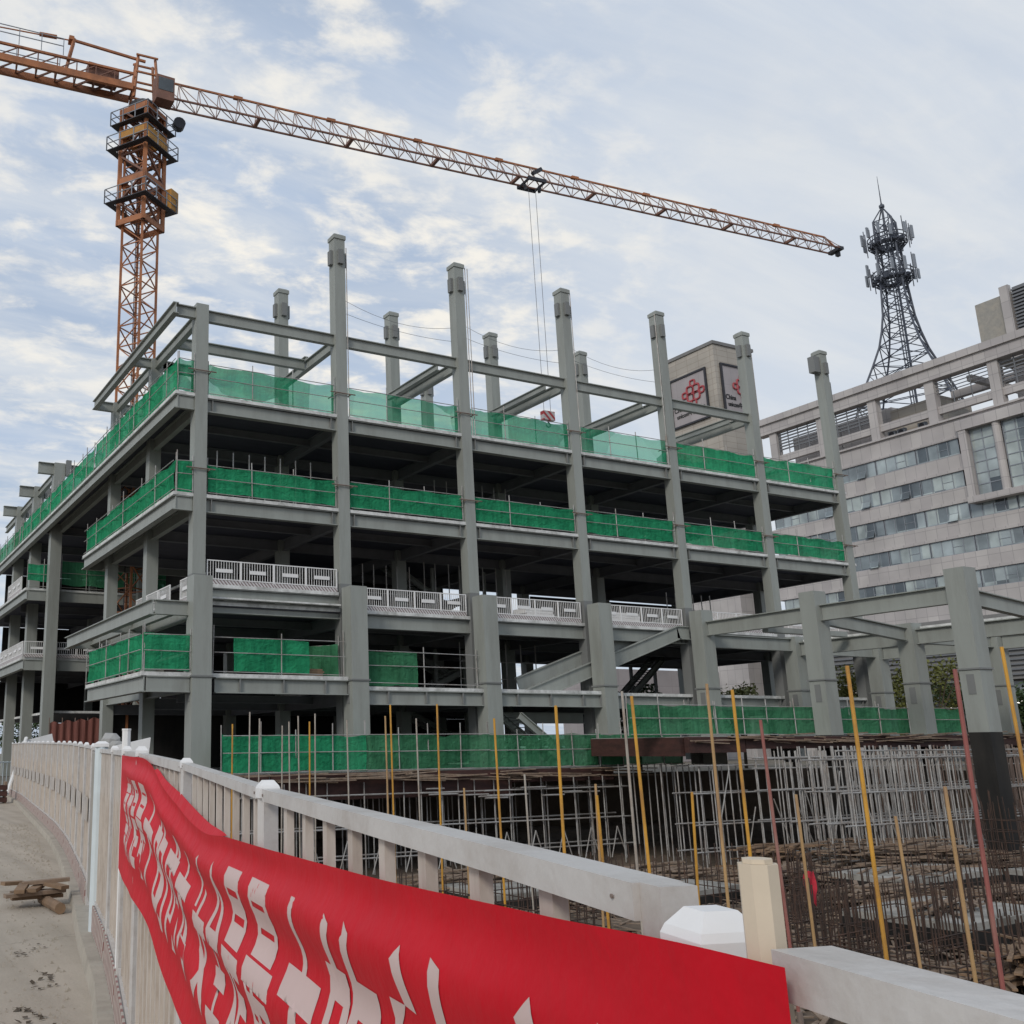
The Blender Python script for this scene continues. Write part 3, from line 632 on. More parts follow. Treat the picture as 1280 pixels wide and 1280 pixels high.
for k in range(60):
    x=rnd.uniform(20.8,47); l=rnd.uniform(1,3.5); z=rnd.uniform(1.8,2.2); y=-9.7-rnd.uniform(0,.4)
    m.bar((x,y,z),(x+l,y+rnd.uniform(-.2,.2),z+rnd.uniform(-.12,.12)),.12,.05)
m.build('edge_boards',M['wood_grey'],D2,kind='stuff')
# debris and a concrete sill on top of the first deck edge
# ------------------------------------------------------------------ shoring
def shoring(name,label,posts,ledgers,braces,z0,z1f,r=.032):
    T=thing(name,label,'scaffolding',(posts[0][0],posts[0][1],z0))
    key=sorted(posts,key=lambda p:(Vector((p[0],p[1],0))-Vector((CAM.x,CAM.y,0))).length)
    base=Vector(T.location); cache={}
    for p in key[:100]:
        h=round(z1f(p)*5)/5
        if h not in cache:
            m=MB(); m.tube((0,0,0),(0,0,h-z0),r,6); cache[h]=m.data('standard',M['pipe'])
        inst('standard',cache[h],T,(p[0]-base.x,p[1]-base.y,0),(rnd.uniform(-.006,.006),rnd.uniform(-.006,.006),0))
    if len(key)>100:
        m=MB()
        for p in key[100:]: m.tube((p[0],p[1],z0),(p[0]+rnd.uniform(-.06,.06),p[1],z1f(p)),r,5)
        m.build('standard_mass',M['pipe_dark'],T,kind='stuff')
    for a,b in ledgers[:100]: m=MB(); m.tube(a,b,r*1.25,6); m.build('ledger',M['pipe'],T)
    for a,b in braces[:90]: m=MB(); m.tube(a,b,r*.9,6); m.build('brace',M['pipe'],T)
    return T
# right hand field, in front of the raised deck
P=[]
ys=[-10.4,-11.3,-12.2,-13.1,-14.0,-14.9]
for j,y in enumerate(ys):
    n=int((49-24.6)/.58)
    for i in range(n): P.append((24.6+.58*i+.29*(j%2)+rnd.uniform(-.07,.07),y+rnd.uniform(-.15,.15)))
P=[p for p in P if p[0]<44-(-10-p[1])*1.2 or True]
led=[]
for z in (1.05,-.35,-1.75,-3.2):
    for y in ys: led.append(((24.2,y-.06,z+rnd.uniform(-.06,.06)),(49.2,y-.06,z+rnd.uniform(-.1,.1))))
led+=[((24.2,-14.96,1.4),(49,-14.96,1.3)),((24.2,-10.44,.6),(49,-10.44,.5))]
br=[]
for k in range(22):
    x=rnd.uniform(25,46); y=rnd.choice(ys)-.1; s=rnd.choice((-1,1)); br.append(((x,y,-3.9),(x+s*1.3,y,-.4+rnd.uniform(-1,1))))
shoring('shoring_scaffold','dense field of grey scaffold tubes standing in the pit before the raised deck at right',P,led,br,ZP,lambda p:1.5+.1*math.sin(p[0]*7+p[1]*3))
P=[(1+1.02*i+rnd.uniform(-.1,.1),y+rnd.uniform(-.1,.1)) for y in (-3.5,-2.3,-1.1,.2) for i in range(22)]
led=[]
for z in (-.35,-1.8,-3.1):
    for y in (-3.56,-2.36): led.append(((.5,y,z),(23,y,z+rnd.uniform(-.08,.08))))
for k in range(14): z=rnd.uniform(-.7,-.1); x=rnd.uniform(8,21); led.append(((x,-3.7,z),(x+rnd.uniform(1,2.5),-3.7,z)))
br=[]
for k in range(12):
    x=2+k*1.75; br+= [((x,-3.75,-3.8),(x+.5,-3.75,-2.3)),((x+1.0,-3.75,-3.8),(x+.5,-3.75,-2.3))]
shoring('shoring_scaffold','thinner row of rusty grey scaffold props under the low deck behind the fence',P,led,br,ZP,lambda p:.25)
P=[(21.6+.95*i+rnd.uniform(-.1,.1),y+rnd.uniform(-.1,.1)) for y in (-9.6,-8.4,-7.2,-5.8,-4.4) for i in range(5)]
led=[((21,y,z),(26,y,z)) for y in (-9.66,-8.46) for z in (.75,-.5,-1.9,-3.1)]
br=[((22.6,-9.7,-1.8),(23.5,-9.7,.6)),((24,-9.7,-3.9),(25,-9.7,-1.2))]
shoring('shoring_scaffold','short bank of scaffold props beneath the brown formwork corner of the raised deck',P,led,br,ZP,lambda p:.9)

# ------------------------------------------------------------------ safety nets
def net(label,p0,p1,zb,h,matk='net',nposts=4,group='green safety nets along the floor edges',over=.45,rails=(.06,.55,.97),sheet=(0,1),lift=.05):
    p0=Vector((*p0,zb)); p1=Vector((*p1,zb)); d=p1-p0; L=d.length; t=d.normalized(); nrm=Vector((t.y,-t.x,0))*(-1 if abs(t.y)>.5 else 1)
    T=thing('safety_net',label,'safety net',p0,0,group)
    a0,a1=sheet; nx=max(8,int(L*(a1-a0)*4)); nz=8; m=MB(); ph=rnd.uniform(0,9)
    for j in range(nz+1):
        for i in range(nx+1):
            s=a0*L+(a1-a0)*L*i/nx; v=j/nz
            w=.06*math.sin(s*2.3+ph+v)+.05*math.sin(s*5.1+v*3+ph)+.04*math.sin(s*9.7-v*4+ph*2)+rnd.uniform(-.02,.02)
            sag=-(.07+.05*math.sin(ph+s))*math.sin(PI*((s*nposts/L)%1))*v**2 + rnd.uniform(-.02,.02)*v + (.04*math.sin(s*3+ph)+rnd.uniform(-.02,.02))*(1-v)
            m.v.append(tuple(p0+t*s+nrm*(w*(.3+.7*math.sin(PI*v)))+Vector((0,0,lift+(h-lift)*v+sag))))
    for j in range(nz):
        for i in range(nx):
            k=j*(nx+1)+i; m.f.append((k,k+1,k+nx+2,k+nx+1)); m.m.append(0)
    m.build('net_sheet',M[matk],T,smooth=True)
    for k in range(nposts+1):
        s=L*k/nposts; q=p0+t*s+nrm*(.10 if k%2 else -.06); m=MB(); m.tube(q,q+Vector((0,0,h+over*rnd.uniform(.4,1.3)))+t*rnd.uniform(-.04,.04),.028,6); m.build('post',M['pipe'],T)
    for r in rails:
        q0=p0+Vector((0,0,h*r+rnd.uniform(-.03,.03)))+nrm*.13; q1=p1+Vector((0,0,h*r+rnd.uniform(-.03,.03)))+nrm*.13
        m=MB(); m.tube(q0,q1,.022,6); m.build('rail',M['pipe'],T)
    return T
LV={L4:'top slab',L3:'second-highest slab'}
for i in range(6):
    for z,mk in ((L4,'net_thin'),(L3,'net')):
        mk2=mk if not(z==L4 and i>=4) else 'net'
        net('%sgreen net on the front edge of the %s, %s bay from left'%('translucent ' if mk2=='net_thin' else '',LV[z],ORD[i]),(i*S+.45,-.12),((i+1)*S-.45,-.12),z,1.68 if z==L4 else 1.55,mk2,3,lift=.04 if z==L4 else .16)
net('green net running back along the left edge of the top slab, near half',(-1.22,-.2),(-1.22,15.9),L4,1.75,'net',11)
net('green net running back along the left edge of the top slab, far half',(-1.22,16.1),(-1.22,42),L4,1.7,'net',14)
net('grey-green dusty net on the far end of the left edge of the top slab',(-1.22,42.2),(-1.22,55.5),L4,1.6,'net_low',7)
net('short green return net at the left corner of the top slab',(-1.2,-.22),(-.38,-.22),L4,1.75,'net_thin',1)
net('green net along the left edge of the second-highest slab',(-1.22,-.2),(-1.22,17.6),L3,1.62,'net',6,lift=.12)
net('short green return net at the left corner of the second-highest slab',(-1.2,-.22),(-.38,-.22),L3,1.62,'net',1)
net('green net on the left side of the low projecting balcony',(-2.95,-1.35),(-2.95,8.6),5.15,1.75,'net',5,lift=.1)
net('green net on the front of the low projecting balcony beside the corner pier',(-2.95,-1.38),(-.75,-1.38),5.15,1.75,'net',1,lift=.1)
net('half-open green net hung between rails in the low bay beside the corner pier',(.5,-1.1),(7.4,-1.1),5.15,1.75,'net',2,sheet=(.15,.72),lift=.12)
net('dark green net drawn back beside the second pier in the low bay',(5.4,2.2),(7.5,-.3),5.15,1.7,'net_low',1)
net('bare rails with a low strip of green net between the second and third piers',(8.6,-1.1),(15.4,-1.1),L1,1.8,'net_low',2,sheet=(0,.45),rails=(.1,.6,.98))
net('dark green net across the recess at the left of the building',(.4,32.0),(10,32.0),L3,2.3,'net_low',5,lift=.35)
net('bright green net on the far left wing corner of the middle slab',(-2.2,32.0),(.2,32.0),L3,1.9,'net',2,lift=.55)
GN='green nets along the deck edges over the pit'
for k,(a,b) in enumerate(((.2,7.4),(7.4,14.4),(14.4,21.4),(21.4,27.2))):
    net('dusty green net on the low deck edge, %s stretch from the left'%ORD[k],(a,-3.1 if k<3 else -3.3),(b,-3.1 if k<3 else -3.3),.68,1.68,'net_low' if k!=0 else 'net',4,GN,.5,rails=(.02,.52,.98))
for k,(a,b) in enumerate(((18.8,24.5),(24.5,30.2),(30.2,37),(37,44.6))):
    net('dark green net on the raised deck edge at right, %s stretch from the left'%ORD[k],(a,-8.25),(b,-8.25),2.16,1.5,'net_low',3,GN,.4,rails=(.04,.55,.98))

# ------------------------------------------------------------------ white guard railings
def guard(w=1.95,h=1.2):
    o=thing('guard_railing','x','railing',(0,0,0))
    m=MB(); e=.035
    m.box(0,e*1.6,-.03,.03,0,h); m.box(w-e*1.6,w,-.03,.03,0,h); m.box(e*1.6,w-e*1.6,-.022,.022,h-.05,h); m.box(e*1.6,w-e*1.6,-.022,.022,.24,.29)
    m.build('frame',M['white'],o); m=MB(); n=11
    for k in range(n):
        x=e*1.6+(w-2*e*1.6)*(k+1)/(n+1); m.box(x-.0125,x+.0125,-.012,.012,.29,h-.05)
    m.build('bars',M['white'],o); m=MB(); m.box(w*.25,w*.75,-.05,-.032,.60,.78); m.build('sign_plate',M['white'],o)
    m=MB(); m.box(0,w,-.045,-.031,.0,.22); m.build('kick_board',M['kick'],o)
    return o
G0=guard(); used=[False]
def place_guard(p,rot,label,sc=1):
    o=G0 if not used[0] else copy_tree(G0); used[0]=True
    o.location=p; o.rotation_euler=(0,0,rot); o.scale=(sc,1,1); tag(o,label,'railing','white guard railings on the middle floor'); return o
for i in range(6):
    z=9.5 if i==0 else L2
    n=4 if i<5 else 3
    x0=i*S+(.45 if i==0 else .9); w=(7.1 if i==0 else 6.6)/4
    for k in range(n):
        place_guard((x0+k*w,-.2,z),0,'white railing on the middle floor, %s panel of the %s bay from the corner'%(ORD[k],ORD[i]),w/1.95)
place_guard((-.25,1.6,8.7),-PI/2,'white railing panel turned sideways behind the corner pier',.8)
for k in range(3): place_guard((-.3,9.0-2.0*k,8.7),-PI/2,'white railing panel facing the street behind the left outrigger beam, %s from the corner'%ORD[2-k],1)
for k in range(4): place_guard((-2.2+2.0*k,31.9,L2),0,'white railing at the left wing facing the camera, %s from the wing corner'%ORD[k],1)
for k in range(5): place_guard((-2.25,34.0+2*k,L2),-PI/2,'white railing along the left wing edge, %s from the wing corner'%ORD[k],1)
for k in range(3): place_guard((-2.25,36.0+2*k,L3),-PI/2,'upper white railing along the left wing edge, %s from the wing corner'%ORD[k],1)

# ------------------------------------------------------------------ tower crane
MX,MY=1.55,17.2
K=thing('tower_crane','tall rust-orange tower crane with long lattice jib rising behind the building','crane',(MX,MY,-.3))
def lattice(mb_ch,mb_lc,c0,c1,w0,w1,n,ang,rc,rl):
    cs=[]
    for k in range(n+1):
        f=k/n; c=Vector(c0).lerp(Vector(c1),f); w=w0+(w1-w0)*f
        cs.append([c+Vector((w/2*math.sqrt(2)*math.cos(ang+PI/4+j*PI/2),w/2*math.sqrt(2)*math.sin(ang+PI/4+j*PI/2),0)) for j in range(4)])
    for k in range(n):
        for j in range(4):
            mb_ch[j].bar(cs[k][j],cs[k+1][j],rc*2,rc*2); a,b=cs[k],cs[k+1]; jj=(j+1)%4
            mb_lc.bar(b[j],b[jj],rl*2,rl*2)
            if k%2: mb_lc.bar(a[j],b[jj],rl*2,rl*2)
            else: mb_lc.bar(a[jj],b[j],rl*2,rl*2)
    return cs
ch,lc=[MB() for _ in range(4)],MB(); ANG=.62
lattice(ch,lc,(MX,MY,-.3),(MX,MY,46.5),1.75,1.75,31,ANG,.075,.035)
ma=lc.build('mast',M['crane'],K)
for c in ch: c.build('mast_leg',M['crane'],ma)
m=MB()
for k in range(100): m.bar((MX-.2,MY+.3,8+.38*k),(MX+.2,MY+.3,8+.38*k),.03,.03)
m.bar((MX-.2,MY+.3,8),(MX-.2,MY+.3,46),.05,.05); m.bar((MX+.2,MY+.3,8),(MX+.2,MY+.3,46),.05,.05); m.build('ladder',M['dark'],ma)
ch,lc=[MB() for _ in range(4)],MB(); lattice(ch,lc,(MX,MY,37.4),(MX,MY,46.6),2.2,2.2,5,ANG,.13,.07)
cf=lc.build('climbing_frame',M['crane_dk'],K)
for c in ch: c.build('frame_leg',M['crane'],cf)
ca,sa=math.cos(ANG),math.sin(ANG)
def rb(m,x0,x1,y0,y1,z0,z1):
    n=len(m.v); m.box(x0,x1,y0,y1,z0,z1)
    for i in range(n,len(m.v)):
        x,y,z=m.v[i]; m.v[i]=(MX+x*ca-y*sa,MY+x*sa+y*ca,z)
def ring(m,r,z0,z1,t=.12):
    pass
    rb(m,-r,r,-r,-r+t,z0,z1); rb(m,-r,r,r-t,r,z0,z1); rb(m,-r,-r+t,-r+t,r-t,z0,z1); rb(m,r-t,r,-r+t,r-t,z0,z1)
for z,e in ((37.4,.42),(40.6,.42),(44.2,.6),(46.2,.42)): m=MB(); ring(m,1.22,z,z+e); m.build('frame_ring',M['crane_y' if e>.5 else 'crane'],cf)
for z,hw in ((39.0,1.8),(43.2,1.8),(45.2,1.65)):
    m=MB(); ring(m,hw,z,z+.06,.45); pl=m.build('work_platform',M['dark'],cf)
    m=MB(); 
    for q in (.55,1.1): ring(m,hw,z+q,z+q+.05,.05)
    for sx in (-1,-.33,.33,1):
        for sy in (-1,1): rb(m,sx*hw-.03,sx*hw+.03,sy*hw-.03,sy*hw+.03,z,z+1.1); rb(m,sy*hw-.03,sy*hw+.03,sx*hw-.03,sx*hw+.03,z,z+1.1)
    m.build('handrail',M['antenna'],pl)
m=MB(); rb(m,1.25,2.1,-1.7,-.7,39.2,40.8); m.build('hydraulic_unit',M['crane_y'],cf)
m=MB(); rb(m,-1.15,1.15,-1.45,-1.31,43.4,44.3); m.build('machine_panel',M['crane_y'],cf)
m=MB(); m.tube((MX,MY,46.6),(MX,MY,47.2),1.05,16); m.build('slewing_ring',M['dark'],K)
U=Vector((.9968,-.0799,0)); V=Vector((.0799,.9968,0)); O=Vector((MX,MY,0))
def jp(s,l,z): p=O+U*s+V*l; return Vector((p.x,p.y,z))
m=MB()
for a in (-.9,.9):
    for b in (-.7,.7): m.bar(jp(a,b,47.4),jp(a*.7,b*.6,51.0),.16,.16)
for z in (48.2,49.6,51.0): 
    for b in (-.6,.6): m.bar(jp(-.8,b,z),jp(.8,b,z),.12,.12)
m.build('tower_head',M['crane'],K)
m=MB(); p=jp(1.0,-1.6,48.1)
m.box(p.x-.6,p.x+.7,p.y-.55,p.y+.55,46.7,48.6); cab=m.build('operator_cab',M['crane_dk'],K)
m=MB(); m.box(p.x-.5,p.x+.6,p.y-.575,p.y-.552,47.4,48.4); m.build('cab_window',M['darkglass'],cab)
m=MB(); m.tube(jp(2.6,-.3,46.4),jp(2.6,.3,46.4),.45,12); m.build('cable_drum',M['dark'],K)
# jib
ZB=48.0; JL=68.3; n=44; ch,lc,rd=MB(),MB(),MB()
def sec(s):
    f=s/JL; h=1.75-.55*f; z=ZB+.0065*s; return jp(s,-.62,z),jp(s,.62,z),jp(s,0,z+h)
ss=[1.0+(JL-1.0)*k/n for k in range(n+1)]
for k in range(n):
    a,b,c=sec(ss[k]); a2,b2,c2=sec(ss[k+1])
    if k==n-1: c2=(a2+b2)/2+Vector((0,0,.25))
    ch.bar(a,a2,.12,.12); ch.bar(b,b2,.12,.12); rd.bar(c,c2,.13,.13)
    mid=(c+c2)/2
    for q,q2 in ((a,a2),(b,b2)): lc.bar(q,c,.05,.05); lc.bar(c,q2,.05,.05)
    lc.bar(a,b,.06,.06); lc.bar(a,b2,.05,.05)
    if k%5==4: rd.bar(c-U*.35+Vector((0,0,.02)),c+U*.35+Vector((0,0,.02)),.26,.24); ch.bar(a2,b2,.26,.22)
jb=rd.build('jib',M['crane'],K); ch.build('bottom_chord',M['crane_dk'],jb); lc.build('jib_lacing',M['crane_w'],jb)
m=MB(); e=sec(JL)[0].lerp(sec(JL)[1],.5); m.bar(e-U*.2-V*.7,e-U*.2+V*.7,.5,.3); m.bar(e-Vector((0,0,.1)),e-Vector((0,0,.55)),.4,.3); m.bar(e+U*.3,e+U*.3+Vector((0,0,.7)),.08,.08); m.build('jib_tip',M['dark'],K)
# counter jib
ch,lc=MB(),MB(); CL=17
for a in (-.75,.75): ch.bar(jp(-1,a,ZB+.1),jp(-CL,a,ZB+.1),.24,.5)
for k in range(12):
    s=-1-(CL-1)*k/12; s2=-1-(CL-1)*(k+1)/12
    lc.bar(jp(s,-.75,ZB+.1),jp(s2,.75,ZB+.1),.08,.08); lc.bar(jp(s,-.75,ZB+.1),jp(s,.75,ZB+.1),.1,.1)
    for a in (-.75,.75): lc.bar(jp(s,a,ZB+1.15),jp(s2,a,ZB+.2),.07,.07); lc.bar(jp(s2,a,ZB+1.15),jp(s2,a,ZB+.2),.07,.07)
for a in (-.75,.75): ch.bar(jp(-1,a,ZB+1.2),jp(-CL,a,ZB+1.2),.16,.16)
cj=ch.build('counter_jib',M['crane'],K); lc.build('jib_lacing',M['crane_dk'],cj)
m=MB()
for a in (-1.0,1.0):
    for z in (1.9,2.5): m.bar(jp(-6,a,ZB+z),jp(-CL,a,ZB+z),.05,.05)
    for k in range(8): m.bar(jp(-6-1.5*k,a,ZB+1.2),jp(-6-1.5*k,a,ZB+2.5),.05,.05)
m.build('handrail',M['antenna'],cj)
m=MB(); 
for a in (-.5,.5): m.bar(jp(-5.6,a,ZB+1.2),jp(-5.2,a*.5,ZB+3.3),.18,.18)
m.bar(jp(-5.4,-.35,ZB+3.3),jp(-5.4,.35,ZB+3.3),.35,.3)
m.bar(jp(-5.2,0,ZB+3.35),jp(0,0,ZB+3.0),.16,.16); m.bar(jp(-5.2,0,ZB+3.3),jp(-CL,0,ZB+2.6),.07,.07)
m.bar(jp(-6.4,0,ZB+3.28),jp(-7.6,0,ZB+3.2),.24,.2); m.build('tie_frame',M['crane'],K)
m=MB(); p=jp(-CL+1.5,0,0); m.box(p.x-1.6,p.x+1.6,p.y-.55,p.y+.55,ZB-1.6,ZB+1.0); m.build('counterweight',M['concrete'],K)
m=MB(); p=jp(-3.0,0,0); m.box(p.x-1.2,p.x+1.0,p.y-.5,p.y+.5,ZB+.4,ZB+1.5); m.build('hoist_winch',M['crane_dk'],K)
# trolley, ropes, hook block
TS=33.2; ZB+=.21; m=MB()
for a in (-.8,.8): m.bar(jp(TS-.9,a,ZB-.1),jp(TS+.9,a,ZB-.1),.16,.3)
for s in (-.8,.8): m.bar(jp(TS+s,-.8,ZB-.15),jp(TS+s,.8,ZB-.15),.16,.16); m.bar(jp(TS+s,0,ZB-.1),jp(TS+s*.8,-.1,ZB-.75),.22,.22)
m.bar(jp(TS-.5,-.9,ZB+.3),jp(TS+.4,-.9,ZB+.9),.3,.3); m.build('trolley',M['dark'],K)
HZ=27.8
m=MB()
for s in (-.35,.35): m.tube(jp(TS+s,0,ZB-.5),jp(TS+s*.9,0,HZ),.022,5)
m.build('hoist_rope',M['rope'],K)
m=MB(); p=jp(TS,0,0); m.box(p.x-.55,p.x+.55,p.y-.22,p.y+.22,HZ-.75,HZ); hb=m.build('hook_block',M['hazard'],K)
m=MB(); 
pts=[(p.x+.22*math.sin(t),p.y,HZ-1.1-.25*math.cos(t)+.0) for t in [k*PI/6 for k in range(-1,9)]]
m.poly([(p.x,p.y,HZ-.75),(p.x,p.y,HZ-.9)]+[(p.x+.2*math.sin(t),p.y,HZ-1.1+.2*math.cos(t)) for t in [k*PI/6 for k in range(0,10)]],.05,6); m.build('hook',M['dark'],hb)

# ------------------------------------------------------------------ office block at right
OF=thing('office_block','grey tiled office block with ribbon windows and an open roof frame','office building',(100,16,-.3))
Y0,Y1=-22,47; FX=100
WZ=[(34.3,35.9),(30.45,32.05),(26.65,28.35),(22.9,24.45),(18.8,20.5)]
zc=38.4
def obox(name,mt,*b): 
    m=MB(); m.box(*b); return m.build(name,M[mt],OF)
tops=[zc]+[a-.25 for a,b in WZ]
for (a,b),zt in zip(WZ,tops):
    obox('spandrel','tile',FX,FX+1,Y0,Y1,b,zt); 
    obox('ledge','tile',FX-.18,FX-.002,Y0,Y1,b+.02,b+.35)
obox('spandrel','tile',FX,FX+1,Y0,Y1,15.25,18.55)
obox('body','groundfloor',FX+1.2,FX+18,Y0,Y1,9,38)
obox('ledge','tile',FX-.3,FX-.002,Y0,Y1,zc-.2,zc+.02)
# windows: 5.2 m modules, every pane and mullion
wl=5.12
wm=MB(); wm.box(0,.1,0,wl-.16,0,1.58); wd=wm.data('window',M['glass'])
fm=MB()
for k in range(5): y=k*(wl-.16)/4; fm.box(-.05,.0,y-.035,y+.035,0,1.58)
fm.box(-.05,.0,.036,wl-.16-.036,0,.05); fm.box(-.05,.0,.036,wl-.16-.036,1.53,1.58); fm.box(-.045,.0,1.28,2.44,.75,.79)
fd=fm.data('window_frame',M['antenna'])
vm=MB(); vm.add([(-.35,1.28,.05),(-.35,2.44,.05),(-.03,2.44,.75),(-.03,1.28,.75),(-.31,1.28,.05),(-.31,2.44,.05),(.01,2.44,.75),(.01,1.28,.75)],[(0,1,2,3),(7,6,5,4),(0,4,5,1),(1,5,6,2),(2,6,7,3),(3,7,4,0)]); vd=vm.data('open_sash',M['glass'])
for r,(a,b) in enumerate(WZ):
    y=Y1-.6-wl
    while y>Y0:
        if not (r in (0,1) and 8<y+wl/2<20.5):
            w=inst('window',wd,OF,(FX+.06-100,y-16,a-.25+.3),scale=(1,1,(b-a+.27)/1.58)); inst('window_frame',fd,w)
            if rnd.random()<.3: inst('open_sash',vd,w)
        y-=wl
# projecting bay with tall glazing
for y0,y1 in ((19.2,20.0),(12.0,12.9),(7.2,8.0)): obox('bay_pier','tile',FX-1.1,FX-.002,y0,y1,28.6,37.6)
obox('bay_sill','tile',FX-1.2,FX-.002,7,20.1,27.9,28.6); obox('bay_head','tile',FX-1.2,FX-.002,7,20.1,36.4,37.6)
m=MB(); m.tube((FX-.6,16.1,28.6),(FX-.6,16.1,36.4),.42,12); m.build('round_column',M['tile'],OF,smooth=False)
for y0,y1 in ((16.6,19.1),(13.0,15.6),(8.1,11.9)):
    g=obox('tall_window','glass',FX-.35,FX-.25,y0,y1,28.62,36.38); f=MB()
    for k in range(7): z=28.62+k*7.76/6; f.box(FX-.41,FX-.352,y0,y1,z-.05,z+.05)
    for k in range(3): y=y0+(y1-y0)*k/2; f.box(FX-.40,FX-.353,y-.05,y+.05,28.62,36.38)
    f.build('window_frame',M['antenna'],g)
# roof frame
obox('roof_beam','tile',FX-.4,FX+1.0,Y0,Y1+.3,43.6,45.8); obox('roof_beam','tile',FX-.7,FX-.402,Y0,Y1+.3,45.0,45.85)
for k in range(10): y=44.9-7.3*k; obox('roof_column','tile',FX-.1,FX+.9,y-.55,y+.55,38.4,43.6)
obox('parapet','tile',FX+.2,FX+.8,Y0,Y1,39.4,40.3)
obox('roof_slab','groundfloor',FX+1.05,FX+18,Y0,Y1,37.95,38.38)
for k in range(10):
    y=44.9-7.3*k; ya,yb=y-6.7,y-.58
    if k in (0,1,3+1,5,6,7) or k in (8,):
        m=MB()
        for q in range(6): z=41.0+q*.42; m.box(FX+.3,FX+.5,ya,yb,z,z+.16)
        for q in range(5): yy=ya+(yb-ya)*q/4; m.box(FX+.26,FX+.299,yy-.07,yy+.07,40.3,43.6)
        m.build('roof_louvre',M['louvre'],OF)
        if k!=4-1: obox('penthouse_wall','tile' if k!=1 else 'tile',FX+4,FX+5,ya-.5,yb+.6,38.4,43.4)
obox('penthouse_wall','tile_warm',FX+3,FX+9,23.6,30.0,38.4,42.6)
m=MB()
for q in range(4): z=41.9+q*.42; m.box(FX+.3,FX+.42,16.4,22.5,z,z+.08)
for q in range(4): y=16.4+q*2.05; m.box(FX+.25,FX+.299,y-.05,y+.05,40.3,43.6)
m.build('roof_rail',M['louvre'],OF)
obox('pergola_beam','tile',FX+5,FX+5.8,15,23.5,42.4,43.3); obox('pergola_beam','tile',FX+1.0,FX+12,18.6,19.2,42.5,43.2); obox('pergola_column','tile_warm',FX+5,FX+5.8,18.0,18.6,38.4,42.4)
for k,(y) in enumerate((29.0,27.8,25.2)):
    a=obox('air_conditioner','antenna',FX+1.0,FX+1.5,y-.5,y+.45,38.5,39.35); m=MB(); m.tube((FX+.985,y-.02,38.92),(FX+.96,y-.02,38.92),.33,14); m.build('fan_grille',M['dark'],a)
# plant room block on the roof
obox('plant_room','panelgrey',FX+6,FX+14,-14,19.6,45.9,53.2); obox('plant_room','tile',FX+5.4,FX+5.998,15.4,16.4,45,54)
m=MB()
for q in range(16): z=46.8+q*.42; m.box(FX+5.5,FX+5.75,-13.8,15.2,z,z+.2)
m.build('plant_louvre',M['louvre'],OF); obox('plant_room','louvre',FX+5.8,FX+5.998,-13.8,15.2,46.4,53.6)
# base: louvred podium with canopy and shop lights
obox('base_wall','groundfloor',FX-2,FX+1.0,Y0,Y1,8.2,15.2)
m=MB()
for q in range(12): z=8.6+q*.52; m.box(FX-2.25,FX-2.002,Y0,Y1,z,z+.2)
m.build('base_louvre',M['louvre'],OF)
obox('shop_front','darkglass',FX-1.0,FX+.8,Y0,Y1,-.3,8.0)
for k in range(9): y=Y1-4-7.3*k; obox('base_pillar','tile',FX-2.6,FX-1.2,y-.6,y+.6,-.3,8.2)
for y,z in ((18,5.7),(6,5.6),(25,5.5),(30.5,5.4)): obox('shop_lamp','lamp',FX-1.4,FX-1.1,y-.8,y+.8,z,z+.35)
# sign tower at the far end
ST=thing('sign_tower','square sandstone tower at the far end of the office block carrying red knot signs','building',(100,53.3,-.3))
def sbox(name,mt,*b):
    m=MB(); m.box(*b); return m.build(name,M[mt],ST)
sbox('tower_body','tile_warm',100,108.3,53.3,63.6,40,60.2); sbox('tower_base','tile',100.2,108.2,53.5,63.6,-.3,39.998); sbox('coping','groundfloor',99.8,108.5,53.1,63.9,60.2,60.7)
FONT=None
def text_mesh(body,width,height,depth,name,bold=.012):
    cu=bpy.data.curves.new(name,'FONT'); cu.body=body; cu.size=1; cu.extrude=depth; cu.offset=bold
    ob=bpy.data.objects.new(name,cu); COL.objects.link(ob)
    dg=bpy.context.evaluated_depsgraph_get(); dg.update(); me=bpy.data.meshes.new_from_object(ob.evaluated_get(dg))
    bpy.data.objects.remove(ob); bpy.data.curves.remove(cu)
    xs=[v.co.x for v in me.vertices]; yy=[v.co.y for v in me.vertices]
    if not xs: return me
    x0,x1,y0,y1=min(xs),max(xs),min(yy),max(yy)
    for v in me.vertices: v.co.x=(v.co.x-x0)/(x1-x0)*width; v.co.y=(v.co.y-y0)/(y1-y0)*height
    return me
def torus(m,c,rx,ry,t,n=20,k=6):
    for a in range(n):
        t0,t1=2*PI*a/n,2*PI*(a+1)/n
        f=lambda t:(c[0]+rx*math.copysign(abs(math.cos(t))**.6,math.cos(t)),c[1]+ry*math.copysign(abs(math.sin(t))**.6,math.sin(t)),c[2])
        m.tube(f(t0),f(t1),t,k)
